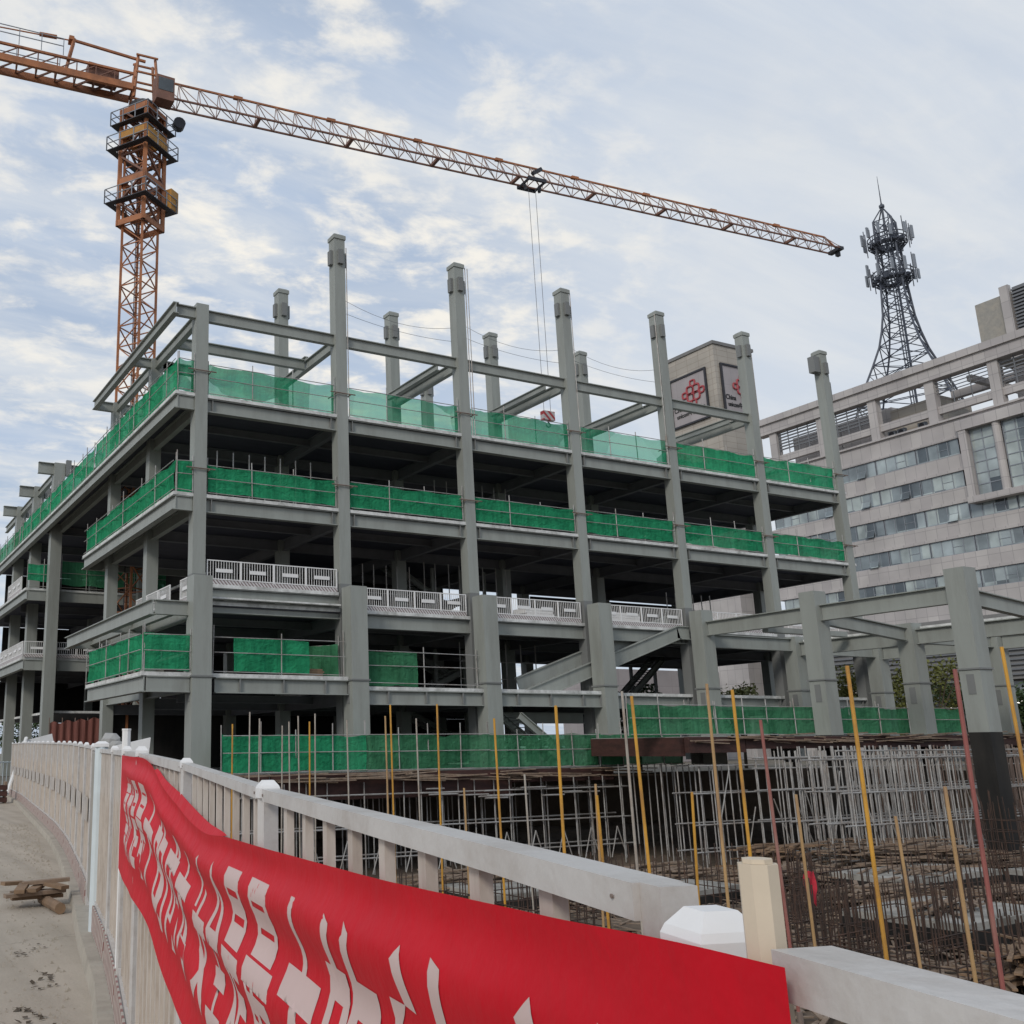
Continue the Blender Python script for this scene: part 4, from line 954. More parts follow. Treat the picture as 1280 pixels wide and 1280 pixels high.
def sign(origin,ux,w,h):
    """panel in local x (width) / y (height) / z (out)"""
    P_=bpy.data.objects.new('sign_panel',None); 
    uz=Vector((0,0,1)); ux=Vector(ux); n=ux.cross(uz)
    R=Matrix(((ux.x,uz.x,n.x),(ux.y,uz.y,n.y),(ux.z,uz.z,n.z)))
    m=MB(); m.box(0,w,0,h,.02,.12); P_=bpy.data.objects.new('sign_panel',m.data('sign_panel',M['signpanel'])); COL.objects.link(P_); P_.parent=ST
    P_.rotation_euler=R.to_euler(); P_.location=Vector(origin)-ST.location
    m=MB(); b=.28
    m.box(-b,w+b,-b,0,.0,.3); m.box(-b,w+b,h,h+b,.0,.3); m.box(-b,0,0,h,.0,.3); m.box(w,w+b,0,h,.0,.3); m.build('sign_frame',M['dark'],P_,world=False)
    m=MB(); s=w*.095; cx,cy=w*.64,h*.60
    for dx,dy in ((-1,1),(1,1),(-1,-1),(1,-1)): torus(m,(cx+dx*s*.95,cy+dy*s*.95,.2),s*.95,s*.95,s*.26)
    for dx,dy in ((-2.6,0),(2.6,0),(0,2.5),(0,-2.5)): torus(m,(cx+dx*s,cy+dy*s,.2),s*.72,s*.72,s*.24)
    m.build('red_knot',M['logo'],P_,world=False)
    for body,x,y,ww,hh in (('China',w*.04,h*.30,w*.34,h*.10),('unicom中国联通',w*.10,h*.15,w*.84,h*.12)):
        me=text_mesh(body,ww,hh,.03,'lettering'); me.materials.clear(); me.materials.append(M['black'])
        o=bpy.data.objects.new('lettering',me); COL.objects.link(o); o.parent=P_; o.location=(x,y,.16)
sign((99.97,61.8,49.4),(0,-1,0),6.6,7.4)
sign((101.2,53.27,49.4),(1,0,0),6.2,7.6)
# pale low block seen under the building
xa,xb,zt_=onY(772,900,50).x,onY(905,900,50).x,onY(830,838,50).z
LB=thing('low_block','pale pinkish low building with square windows seen under the steel frame','building',((xa+xb)/2,55,-.3))
m=MB(); m.box(xa,xb,50,60,-.3,zt_); m.build('wall',M['signpanel'],LB)
for k in range(4):
    for z in (1.5,4.6): x=xa+(xb-xa)*(k+.28)/4; m=MB(); m.box(x,x+1.7,49.9,49.998,z,z+1.7); m.build('window',M['darkglass'],LB)
for x,w,h in ((-22,7,16),(-34,9,22),(-6,6,13)):
    a=thing('far_block','distant pale %s block seen through the ground floor columns'%({16:'mid-height',22:'tallest',13:'lowest'}[h]),'building',(x,150,-.3))
    m=MB(); m.box(x,x+w,150,160,-.3,h); m.build('wall',M['far_white'],a)
    m=MB()
    for q in range(int(h/3)-1): m.box(x+.5,x+w-.5,149.93,149.998,1.5+3*q,2.9+3*q)
    m.build('window_band',M['darkglass'],a)

# ------------------------------------------------------------------ telecom lattice tower
TX,TY,TZ=128.2,42.2,38.4
A=thing('telecom_mast','dark lattice telecom tower with two antenna rings and a needle spire','telecom tower',(TX,TY,TZ))
def tw(z):   # half width
    pts=[(38,11.5),(46,9.2),(52.5,6.9),(56.7,5.0),(59.8,3.6),(64.6,2.35),(70,1.95),(82,1.6)]
    return interp(pts,z)
lv=[38.4,42.5,46.5,50.5,54,57.3,60.3,63,65.6,68,70.3,72.5,74.7,77,79.2,81.4]
ch,lc=[MB() for _ in range(4)],MB(); ang=.35
def tc_(z): return [Vector((TX+tw(z)*math.cos(ang+PI/4+j*PI/2)*1.1,TY+tw(z)*math.sin(ang+PI/4+j*PI/2)*1.1,z)) for j in range(4)]
for a,b in zip(lv,lv[1:]):
    p,q=tc_(a),tc_(b); mp=[(p[j]+p[(j+1)%4])/2 for j in range(4)]
    for j in range(4):
        jj=(j+1)%4; ch[j].tube(p[j],q[j],.15,6); lc.tube(q[j],q[jj],.07,4)
        lc.tube(p[j],q[jj],.075,4); lc.tube(p[jj],q[j],.075,4)
        if a<56: lc.tube((p[j]+q[j])/2,(p[jj]+q[jj])/2,.06,4); lc.tube(q[j],q[(j+2)%4],.05,4)
ms=lc.build('lattice',M['tele'],A)
for c in ch: c.build('lattice_leg',M['tele'],ms)
m=MB(); 
for z in (38.4,):
    for k in range(42): m.bar((TX-.3,TY,z+1.0*k),(TX+.3,TY,z+1.0*k),.08,.08)
m.bar((TX-.35,TY,38),(TX-.35,TY,81),.12,.12); m.bar((TX+.35,TY,38),(TX+.35,TY,81),.12,.12); m.bar((TX,TY-.6,38),(TX,TY-.6,81),.3,.2); m.build('ladder',M['tele'],A)
def circ(m,r,z,t,n=16):
    for k in range(n):
        a,b=2*PI*k/n,2*PI*(k+1)/n; m.tube((TX+r*math.cos(a),TY+r*math.sin(a),z),(TX+r*math.cos(b),TY+r*math.sin(b),z),t,5)
for zr,R in ((71.4,2.85),(77.4,2.7)):
    m=MB()
    for z in (zr,zr+.6,zr+1.25): circ(m,R,z,.09)
    for r in (1.4,1.9,2.3): circ(m,r,zr,.12)
    for k in range(16):
        a=2*PI*k/16; m.tube((TX+R*math.cos(a),TY+R*math.sin(a),zr),(TX+R*math.cos(a),TY+R*math.sin(a),zr+1.25),.06,4); m.tube((TX+1.2*math.cos(a),TY+1.2*math.sin(a),zr),(TX+R*math.cos(a),TY+R*math.sin(a),zr),.1,4)
        m.tube((TX+1.6*math.cos(a),TY+1.6*math.sin(a),zr-1.3),(TX+R*math.cos(a),TY+R*math.sin(a),zr),.06,4)
    rg=m.build('antenna_platform',M['tele'],A)
    for k in range(11):
        a=2*PI*k/11+.3+zr+rnd.uniform(-.15,.15); x,y=TX+(R+rnd.uniform(.3,.5))*math.cos(a),TY+(R+rnd.uniform(.3,.5))*math.sin(a); h=rnd.uniform(1.6,2.4)
        m=MB(); m.tube((x,y,zr-.8),(x,y,zr+2.9+rnd.uniform(-.8,1.0)),.07,5); m.build('antenna_pole',M['tele'],rg)
        m=MB(); x2,y2=x+.32*math.cos(a),y+.32*math.sin(a); zz=zr+rnd.uniform(-.3,1.0); m.bar((x2,y2,zz),(x2,y2,zz+h),.5,.2); m.build('antenna_panel',M['antenna'],rg)
    for k in range(6):
        a=2*PI*k/6+zr; m=MB(); m.box(TX+2.0*math.cos(a)-.3,TX+2.0*math.cos(a)+.3,TY+2.0*math.sin(a)-.3,TY+2.0*math.sin(a)+.3,zr+.1,zr+1.0); m.build('radio_unit',M['tele'],rg)
m=MB(); 
for p in tc_(81.4): m.tube(p,(TX,TY,84.0),.1,5)
m.tube((TX,TY,80),(TX,TY,84.6),.16,6); m.tube((TX,TY,84.6),(TX,TY,89.4),.1,5,.03); m.tube((TX,TY,83.9),(TX,TY,84.3),.4,8); m.build('spire',M['tele'],A)

# ------------------------------------------------------------------ trees
def tree(x,y,z,h,r,lm,label,n=2200,seed=0,cat='tree'):
    rg=random.Random(seed); T=thing('tree',label,cat,(x,y,z),0,'trees around the site')
    m=MB(); th=h*.38; m.tube((x,y,z),(x+.1,y,z+th),.16,7,.1); cl=[]
    for k in range(7):
        a=2*PI*k/7+rg.uniform(-.3,.3); e=Vector((x+math.cos(a)*r*rg.uniform(.35,.75),y+math.sin(a)*r*rg.uniform(.35,.75),z+th+(h-th)*rg.uniform(.15,.8)))
        m.tube((x+.1,y,z+th*rg.uniform(.6,1)),e,.07,5,.03); cl.append((e,r*rg.uniform(.3,.55)))
    for k in range(9): 
        a=rg.uniform(0,2*PI); q=r*rg.uniform(.1,.75); cl.append((Vector((x+math.cos(a)*q,y+math.sin(a)*q,z+th+(h-th)*rg.uniform(.05,.9))),r*rg.uniform(.22,.45)))
    m.build('trunk',M['bark'],T); c=MB()
    for k in range(n):
        e,R=rg.choice(cl); d=Vector((rg.gauss(0,1),rg.gauss(0,1),rg.gauss(0,.8))).normalized()*R*rg.random()**.4; p=e+d
        s=rg.uniform(.1,.22); u=Vector((rg.uniform(-1,1),rg.uniform(-1,1),rg.uniform(-.6,.6))).normalized(); v=u.orthogonal().normalized(); v.rotate(Matrix.Rotation(rg.uniform(0,6),3,u))
        c.add([p-u*s,p+v*s*.6,p+u*s,p-v*s*.6],[(0,1,2,3)])
    c.build('crown',M[lm],T)
for k,(px,py,d,h,r,lm,lb) in enumerate(((1055,880,82,8.4,2.8,'leaf_a','yellow-green round tree seen between the first and second podium piers'),
    (1120,880,86,8.2,3.0,'leaf_a','olive bushy tree under the podium beams in the middle'),
    (1165,880,80,8.8,3.4,'leaf_a','largest olive tree left of the biggest podium pier'),
    (1205,880,84,8.0,2.8,'leaf_b','dark green tree half hidden behind the biggest podium pier'),
    (1275,890,78,7.0,2.8,'leaf_b','green tree at the right edge beyond the podium piers'),
    (985,885,84,8,2.3,'leaf_a','slim yellow-green tree seen beneath the dark stair at right'),
    (925,885,88,8,2.2,'leaf_a','small yellow-green tree framed by the right ground floor posts'),
    (795,890,80,7.2,2.5,'leaf_b','green tree beside the pale low building under the frame'),
    (24,900,112,7,3.0,'leaf_b','green tree seen between the far left columns'),
    (108,895,118,7.5,3.0,'leaf_a','light green tree seen beyond the red mesh at left'),
    (210,895,120,6.5,3.0,'leaf_b','dark tree glimpsed behind the corner column'))):
    p=atD(px,py,d); tree(p.x,p.y,-.3,h,r,lm,lb,2200,k+3)

# ------------------------------------------------------------------ poles standing in the pit
poles=[ # top px, low px, depth, material
 ((1063,832),(1110,1212),16.5,'yellow'),((920,862),(938,1072),21,'yellow'),((787,870),(812,1095),21,'yellow'),((688,882),(706,1075),21.5,'yellow'),((620,898),(627,1060),30,'yellow'),
 ((1258,808),(1285,985),19,'yellow'),((862,990),(874,1128),25,'yellow'),((747,994),(755,1086),24,'yellow'),((549,880),(551,1030),34,'yellow'),((489,881),(492,1020),37,'yellow'),((386,902),(387,992),40,'yellow'),((289,905),(290,960),41,'yellow'),
 ((875,855),(905,1075),22,'tan'),((992,993),(1018,1180),23,'tan'),((1180,983),(1222,1245),17.5,'tan'),((1112,1020),(1149,1210),22,'tan'),((741,980),(750,1083),27,'tan'),((580,985),(583,1040),33,'tan'),((482,895),(485,1010),38,'tan'),
 ((943,900),(985,1175),21,'redpole'),((1190,837),(1232,1093),15.5,'redpole'),
 ((772,864),(796,1080),22,'greypole'),((435,900),(436,1000),38,'greypole'),((523,898),(525,1030),37,'greypole'),((310,890),(311,960),41,'greypole'),((325,898),(323,965),41,'greypole'),((352,907),(352,975),41,'greypole'),((361,902),(362,978),41,'greypole'),((373,895),(374,985),41,'greypole'),((393,892),(394,990),41,'greypole'),((659,968),(662,1060),30,'greypole')]
cnt={}
desc={'yellow':'bright yellow','tan':'faded yellow','redpole':'faded red','greypole':'bare grey'}
order={}
for k in desc: order[k]=sorted([i for i,p in enumerate(poles) if p[3]==k],key=lambda i:poles[i][0][0])
for i,(a,b,d,mk) in enumerate(poles):
    base=atD(b[0],b[1],d); top=atD(a[0],a[1],(base-CAM).dot(fw)); zt=onz=None
    # vertical pole at base XY; height from the top pixel at that distance
    hd=((base-CAM).x**2+(base-CAM).y**2)**.5; q=ray(*a); zt=CAM.z+q.z/((q.x**2+q.y**2)**.5)*hd
    n=ORD[order[mk].index(i)]; L=len(order[mk])
    T=thing('guard_pole','%s tube standing upright in the pit, %s of that colour counted from the left'%(desc[mk],n),'pole',(base.x,base.y,ZP-.1),0,'upright tubes in the pit')
    T['label']=T['label']; m=MB(); lx,ly=rnd.uniform(-.06,.06),rnd.uniform(-.06,.06)
    r=.036 if mk!='greypole' else .032
    m.tube((base.x-lx,base.y-ly,ZP-.1),(base.x+lx,base.y+ly,zt),r,8,r*.94); m.build('tube',M[mk],T,smooth=False)
    m=MB(); m.tube((base.x-lx*1.5,base.y-ly*1.5,ZP-.1),(base.x-lx,base.y-ly,ZP+.3),r*1.8,8); m.build('sleeve',M['pipe_dark'],T)

# ------------------------------------------------------------------ footings, rebar, timber in the pit
def footing(p,w,l,h,rot,label):
    T=thing('concrete_footing',label,'footing',p,rot,'concrete pads on the pit floor')
    m=MB(); m.box(-w/2,w/2,-l/2,l/2,-.3,h-.12); m.box(-w/2+.002,w/2-.002,-l/2+.002,l/2-.002,h-.118,h)
    m.build('pad',M['padconc'],T,world=False)
    b=MB(); b.box(-w/2-.06,w/2+.06,-l/2-.06,-l/2-.004,-.3,h-.2); b.box(-w/2-.06,-w/2-.004,-l/2,l/2,-.3,h-.2); b.build('side_formwork',M['darkconc'],T,world=False)
footing((24.5,-17.6,ZP),6.4,3.2,.7,.05,'large pale concrete pad below the timber heaps')
footing((15.8,-24.3,ZP),5.2,3.6,.75,.1,'pale concrete pad at lower right among dark starter bars')
footing((19.6,-27.2,ZP),5,4,.8,.1,'concrete pad cut by the right edge of the picture')
footing((9.2,-12.4,ZP),6,3.6,.6,0,'pale concrete pad seen between the fence pickets')
footing((30.5,-21.0,ZP),5,4,.7,0,'farther concrete pad at right beside the tall rebar cage')
footing((14.2,-15.0,ZP),3.6,3,.55,.2,'small concrete pad left of the faded red tube')
def cage(p,nx,ny,sx,sy,h,ties,rot,label,r=.02,jit=.03,lean=0):
    T=thing('rebar_cage',label,'rebar',p,rot,'rebar cages and starter bars in the pit')
    me={}
    bars=[(i*sx-(nx-1)*sx/2,j*sy-(ny-1)*sy/2) for i in range(nx) for j in range(ny) if i in (0,nx-1) or j in (0,ny-1) or nx*ny<30]
    mb=MB(); mb.tube((0,0,0),(0,0,h),r,5); me=mb.data('bar',M['rebar'])
    for x,y in bars[:60]: inst('bar',me,T,(x+rnd.uniform(-jit,jit),y+rnd.uniform(-jit,jit),0),(rnd.uniform(-.03,.03)+lean,rnd.uniform(-.03,.03),0),(1,1,rnd.uniform(.82,1.05)))
    m=MB(); X,Y=(nx-1)*sx/2,(ny-1)*sy/2
    for t in ties:
        z=t*h; 
        for a,b in (((-X,-Y),(X,-Y)),((X,-Y),(X,Y)),((X,Y),(-X,Y)),((-X,Y),(-X,-Y))): m.tube((*a,z+rnd.uniform(-.03,.03)),(*b,z+rnd.uniform(-.03,.03)),r*.9,4)
    if ties: m.build('tie',M['rebar'],T,world=False)
T3=(.1,.22,.34,.46,.58,.7)
cage((10.8,-26.0,ZP),10,6,.42,.42,2.0,(.25,),.1,'cluster of thin starter bars around the foot of the tallest yellow tube')
cage((9.6,-28.6,ZP),16,6,.36,.4,1.7,(.3,.5),.15,'dense row of dark starter bars just above the white rail at lower right')
cage((14.2,-27.2,ZP),13,6,.42,.45,2.0,(.2,),.05,'wide grid of dark starter bars at the right edge below the concrete pad')
cage((20.2,-22.6,ZP),12,5,.5,.5,2.1,(.2,.4),0,'long low rebar mat with upright bars behind the lower right pad')
cage((29.3,-18.6,ZP),6,6,.26,.26,3.6,T3,.2,'tall rusty column cage right of the timber heaps')
cage((13.2,-20.8,ZP),7,7,.22,.22,2.2,T3,.1,'square rebar cage directly behind the cream stake')
cage((15.8,-19.8,ZP),9,5,.3,.3,1.6,(.3,.6,.9),.2,'low rebar cage beside the red cloth')
cage((11.5,-17.2,ZP),14,5,.42,.5,2.2,(.15,.3),.1,'row of starter bars left of the cream stake')
cage((7.0,-16.5,ZP),12,5,.4,.45,2.0,(.2,.5),.1,'row of starter bars seen above the middle of the white rail')
cage((4.5,-19.5,ZP),10,6,.34,.34,1.9,(.2,.4,.6),.1,'rebar grid seen below the near white rail')
cage((1.8,-16.8,ZP),8,5,.34,.34,2.0,(.2,.4,.6),.0,'rebar cage glimpsed between the middle pickets')
cage((24.5,-25.0,ZP),10,5,.45,.45,1.8,(.2,),.0,'starter bars on the farther right pad')
cage((18.0,-25.2,ZP),9,5,.5,.5,1.9,(.2,),.15,'starter bars rising through the lower right concrete pad')
cage((24,-16.4,ZP),9,5,.7,.6,1.9,(),.05,'sparse starter bars rising through the large pale pad')
for k,(x,y,nx,ny,lb) in enumerate(((12.3,-24.2,14,5,'thin starter bars between the two lowest faded yellow tubes'),(8.3,-25.2,10,5,'tangle of starter bars directly above the near white rail'),(16.8,-29.4,12,6,'dark starter bars at the lower right corner before the last pad'),(22.8,-27.6,12,5,'starter bars beyond the right-hand pad'),(17.5,-16.8,8,5,'rusty bars standing beside the small concrete pad'),(27,-22.5,10,5,'starter bars behind the flat litter of boards'))):
    cage((x,y,ZP),nx,ny,.38,.42,1.9,(.2,.45),.1*k,lb)
def heap(p,n,L,w,h,rot,label,matk='wood_grey'):
    T=thing('timber_heap',label,'timber',p,rot,'timber heaps in the pit'); m=MB()
    for k in range(n):
        z=rnd.uniform(.05,h); f=1-.5*z/h; x=rnd.uniform(-w/2,w/2)*f; y=rnd.uniform(-w/3,w/3)*f; a=rnd.gauss(0,.22) if rnd.random()<.75 else rnd.uniform(-1.5,1.5); l=L*rnd.uniform(.4,1)
        m.bar((x-l/2*math.cos(a),y-l/2*math.sin(a),z+rnd.uniform(-.08,.08)),(x+l/2*math.cos(a),y+l/2*math.sin(a),z+rnd.uniform(-.08,.08)),rnd.uniform(.06,.2),.05)
    m.build('planks',M[matk],T,world=False)
heap((27.5,-14.6,ZP),230,4,8.5,1.5,-.2,'long brown heap of old planks in front of the dense scaffold')
heap((22.6,-12.6,ZP),110,3.2,4.0,1.4,.1,'neater stack of reddish planks at the left of the long heap','wood')
heap((20.2,-15.0,ZP),150,3,5.5,.9,.3,'scattered planks left of the large pale pad')
heap((33,-17.6,ZP),140,3.5,6,1.1,-.3,'plank heap at right behind the tall rebar cage')
heap((15.5,-12.8,ZP),110,3.5,6,.9,.1,'low spread of planks behind the yellow tubes')
heap((8.5,-10.0,ZP),100,3.5,7,.9,.0,'brown plank spread under the low deck shoring')
heap((10.9,-29.6,ZP),110,2.6,3.2,.9,.5,'fresh tan timber pile at the bottom right corner','wood')
heap((13.2,-29.6,ZP),90,2.6,3.6,.8,.2,'second tan timber pile touching the right edge','wood')
heap((24,-21.5,ZP),70,3,5,.5,.2,'flat litter of boards between the two large pads')
heap((24.2,-17.9,ZP+.68),26,2.4,4.5,.22,.2,'thin scatter of boards lying on the large pale pad')
heap((15.6,-24.5,ZP+.74),24,2.2,3.6,.22,.4,'thin scatter of boards lying on the lower right pad')
heap((18.5,-20.5,ZP),130,3,6,.8,.1,'brown board heap between the cream stake and the tallest yellow tube')
heap((28,-25.5,ZP),110,3,6,.8,-.1,'dark board heap at the right edge beyond the last pad')
m=MB()
for k in range(2600):
    x=rnd.uniform(2,38); y=rnd.uniform(-31,-9); l=rnd.uniform(.3,1.9); a=rnd.uniform(0,PI); z=ZP+rnd.uniform(.05,.16)
    m.bar((x,y,z),(x+l*math.cos(a),y+l*math.sin(a),z+rnd.uniform(-.04,.08)),rnd.uniform(.04,.14),.03)
o=m.build('debris',M['wood_grey']); o['kind']='stuff'; o['label']='loose boards and scraps littering the pit floor'
p=atD(1013,1106,30); T=thing('red_cloth','small red cloth hanging on rebar in the pit','cloth',(p.x,p.y,p.z-.4)); m=MB()
for j in range(6):
    for i in range(6): m.v.append((p.x+(i/5-.5)*.5*(1-.3*j/5),p.y+.06*math.sin(i*1.7+j),p.z+.35-.9*j/5-.08*math.sin(i*2)))
for j in range(5):
    for i in range(5): k=j*6+i; m.f.append((k,k+1,k+7,k+6)); m.m.append(0)
m.build('fabric',M['redcloth'],T,smooth=True)

# ------------------------------------------------------------------ street fence
posts=[-3.0,-1.15,.732,2.45,4.3,6.15,8.0,9.7,11.4]
d=11.4
while d<45: d+=1.85; posts.append(d)
NP=len(posts)
def add_post(T,d):
    pale=abs(d-11.4)<.01; zt=interp(ZTOP,d+.001); p=fpt(d,0,ZR+.1); w=.0185 if d<6 else .026
    if d<.8: zt=1.572
    m=MB()
    if pale: m.tube(p,(p.x,p.y,zt+.02),.072,14)
    else: m.box(p.x-w,p.x+w,p.y-w,p.y+w,p.z,zt-.022)
    po=m.build('post',M['palepost' if pale else 'fence_rail'],T)
    m=MB(); c=w*1.36 if not pale else .076; z0=zt-.0215 if not pale else zt+.021; hh=.022 if d<6 else .035
    t=(fpt(d+.1)-fpt(d-.1)).normalized(); n_=Vector((-t.y,t.x,0))
    def P(a,b,z): q=p+t*(a*c)+n_*(b*c); return (q.x,q.y,z)
    cr=[(-1,-1),(1,-1),(1,1),(-1,1)]
    q=[P(a,b,z0) for a,b in cr]+[P(a,b,z0+hh) for a,b in cr]+[P(a*.9,b*.9,z0+hh+.006) for a,b in cr]+[P(a*.5,b*.5,z0+hh*1.55+.006) for a,b in cr]
    m.add(q,[(3,2,1,0)]+[(r*4+j,r*4+(j+1)%4,r*4+4+(j+1)%4,r*4+4+j) for r in range(3) for j in range(4)]+[(12,13,14,15)]); m.build('cap',M['white'],po)
for k in range(NP-1):
    d0,d1=posts[k],posts[k+1]
    g=.06 if d0<11 else .10
    n0=11 if d0<11 else 12
    near=d1<.75; zref=1.581 if near else None
    zt=lambda d:(zref if near else interp(ZTOP,d))
    if k==0: lab='white picket panel of the street fence beside and behind the camera'
    elif k==1: lab='white fence panel with its rail running out of the right edge of the picture'
    else: lab='white picket fence section, %s beyond the nearest capped post'%ORD[k-2]
    solid=11.3<d0<13.2
    if solid: lab='fence section closed by a plain grey sheet beyond the pale blue post'
    e=.06
    T=thing('picket_fence',lab,'fence',fpt((d0+d1)/2,0,ZR+.1),0,'sections of the white street fence')
    add_post(T,d1)
    a,b=fpt(d0+e*.6,0,zt(d0+e)),fpt(d1-e*.6,0,zt(d1-e)); nseg=6; hgt=.027 if d0<3 else .04
    m=MB(); pts=[fpt((d0+e*.6 if k!=2 else .80)+(d1-(d0+e*.6 if k!=2 else .80)-(.6*e if k!=1 else .088))*q/nseg,0,zt(d0+e+(d1-d0-2*e)*q/nseg)-hgt/2) for q in range(nseg+1)]
    for q0,q1 in zip(pts,pts[1:]): m.bar(q0,q1,.042,hgt)
    m.build('top_rail',M['fence_rail'],T)
    zb=ZR+.42
    if 1<k<6:
        for dd in (d1-.05,d0+.06 if k>2 else .83):
            q=fpt(dd,.0222,zt(dd)-hgt*.5); m=MB(); m.tube(q,fpt(dd,.0235,zt(dd)-hgt*.5),(.0018 if dd<1 else .0035),8); m.build('bolt',M['pipe_dark'],T)
    if abs(d1-11.4)<.01: T['label']='picket fence section ending at the tall pale blue post'
    if k==2:
        p=fpt(.785,0,0); t=(fpt(.84)-fpt(.74)).normalized(); m=MB(); m.bar(Vector((p.x,p.y,zb)),Vector((p.x,p.y,zt(.8)+.0005)),.03,.03,up=t); m.build('stile',M['fence_rail'],T)
    if solid:
        m=MB(); m.bar(fpt(d0+.1,0,(zt(d0)+ZR+.2)/2),fpt(d1-.1,0,(zt(d0)+ZR+.2)/2),.03,zt(d0)-ZR-.3); m.build('sheet',M['panelgrey'],T); continue
    m=MB(); m.bar(fpt(d0+e,0,zb),fpt(d1-e,0,zb),.04,.04); m.build('bottom_rail',M['fence_rail'],T)
    pit_=.175; npk=int((d1-d0-.1)/pit_); off=.99 if k==2 else d0+.14
    wp=.030 if d0<4 else .05
    for q in range(npk):
        d=off+pit_*q
        if d>d1-.07: break
        p=fpt(d,0,0); t=(fpt(d+.05)-fpt(d-.05)).normalized(); m=MB(); top=zt(d)-hgt-.001
        m.bar(Vector((p.x,p.y,zb+.021)),Vector((p.x,p.y,top)),.016,wp,up=t); m.build('picket',M['picket'],T)
    kb=MB(); u0,u1=fpt(d0+.05,.035,0),fpt(d1-.05,.035,0); L=(u1-u0).length
    kb.box(0,L,-.008,.008,0,.26); o=kb.build('kick_board',M['kick_red'],T,world=False); o.location=Vector((u0.x,u0.y,ZR+.14))-T.location; o.rotation_euler=(0,0,math.atan2(u1.y-u0.y,u1.x-u0.x))
    if d0>13 and k%1==0:
        m=MB(); dm=(d0+d1)/2; m.bar(fpt(dm-.45,.03,ZR+1.25),fpt(dm+.45,.03,ZR+1.25),.012,.30); m.build('notice_plate',M['plate'],T)
        m=MB(); m.bar(fpt(d0+.08,-.012,ZR+1.1),fpt(d1-.08,-.012,ZR+1.1),.012,1.3); m.build('backing_sheet',M['picket'],T)
    elif d0>4.2:
        m=MB(); m.bar(fpt(d0+.08,-.03,ZR+1.0),fpt(d1-.08,-.03,ZR+1.0),.012,1.15); m.build('backing_sheet',M['picket'],T)
# cream stake and thin white stake that carry the banner
p=plan(.282,.665,0); T=thing('banner_stake','short cream plastic stake at the near end of the red banner','stake',(p.x,p.y,1.2)); m=MB(); m.prism([(p.x+.0125*math.cos(t),p.y+.0125*math.sin(t)) for t in [PI/8+k*PI/4 for k in range(8)]],.2,1.627); m.build('rod',M['stake'],T)
m=MB(); m.prism([(p.x+.0095*math.cos(t),p.y+.0095*math.sin(t)) for t in [PI/8+k*PI/4 for k in range(8)]],1.6271,1.630); m.build('rod_cap',M['stake'],T)
p=fpt(d_for_x(157.5,0,1.7),0,0); T=thing('banner_stake','thin white stake at the far end of the red banner','stake',(p.x,p.y,0)); m=MB(); m.tube((p.x,p.y,-.1),(p.x,p.y,1.86),.035,8); m.build('rod',M['white'],T)
m=MB(); m.tube((p.x,p.y,1.8601),(p.x,p.y,1.875),.038,8); m.build('rod_cap',M['white'],T)

# ------------------------------------------------------------------ red banner
TOPPX=[(d_for_x(x),x,y) for x,y in ((152,944),(165,946),(178,947.5),(190,957),(205,985),(228,1014),(255,1040),(283,1046),(345,1064),(430,1087),(480,1100),(590,1124),(690,1146),(840,1175),(975,1206))]
def ztop_at(d,x,y):
    q=ray(x,y); h=Vector((q.x,q.y,0)).dot(FH); return CAM.z+q.z/h*d
BT=sorted([(d,ztop_at(d,x,y)) for d,x,y in TOPPX])
def cub(T,d):
    # smooth interpolation
    n=len(T)
    for i in range(n-1):
        if d<=T[i+1][0] or i==n-2:
            x0,y0=T[i]; x1,y1=T[i+1]; f=(d-x0)/(x1-x0)
            m0=(T[i+1][1]-T[max(0,i-1)][1])/(T[i+1][0]-T[max(0,i-1)][0]); j=min(n-1,i+2); m1=(T[j][1]-T[i][1])/(T[j][0]-T[i][0]); h=x1-x0
            return (2*f**3-3*f*f+1)*y0+(f**3-2*f*f+f)*h*m0+(-2*f**3+3*f*f)*y1+(f**3-f*f)*h*m1
D0,D1,BH=max(b[0] for b in BT),min(b[0] for b in BT),.84
BHT=[(0,.69),(3.5,.69),(5,.76),(8.6,.86),(12,.86)]
def bsurf(d,v,out=0.):
    """v: 0 top .. 1 bottom"""
    a=d-D1; env=min(1,max(0,a/.25))*min(1,max(0,(D0-d)/1.2)); top=min(1,v*9)
    am=min(1,a/1.6)
    fold=(.0085+.009*am)*math.sin(2*PI*(v-.075+.012*math.sin(1.9*d))/(.235+.06*v))*(1-.55*v)
    belly=.006*am*math.sin(PI*min(1,v*1.05))
    bow=(fold+belly+.004*math.sin(d*4.1+v*9))*env*top
    zt=cub(BT,d); p=fpt(d,BOFF+bow+out,0)
    return Vector((p.x,p.y,zt-v*interp(BHT,d)))
BN=thing('banner','long red cloth banner with pale Chinese lettering slung along the white fence','banner',fpt(2.45,.05,.8))
m=MB(); dl=[]; d=D1
while d<D0: dl.append(d); d+=.016+.010*d
dl.append(D0); nv=90
for d in dl:
    for j in range(nv+1): m.v.append(tuple(bsurf(d,j/nv)))
for i in range(len(dl)-1):
    for j in range(nv): k=i*(nv+1)+j; m.f.append((k,k+1,k+nv+2,k+nv+1)); m.m.append(0)
m.build('cloth',M['banner'],BN,smooth=True)
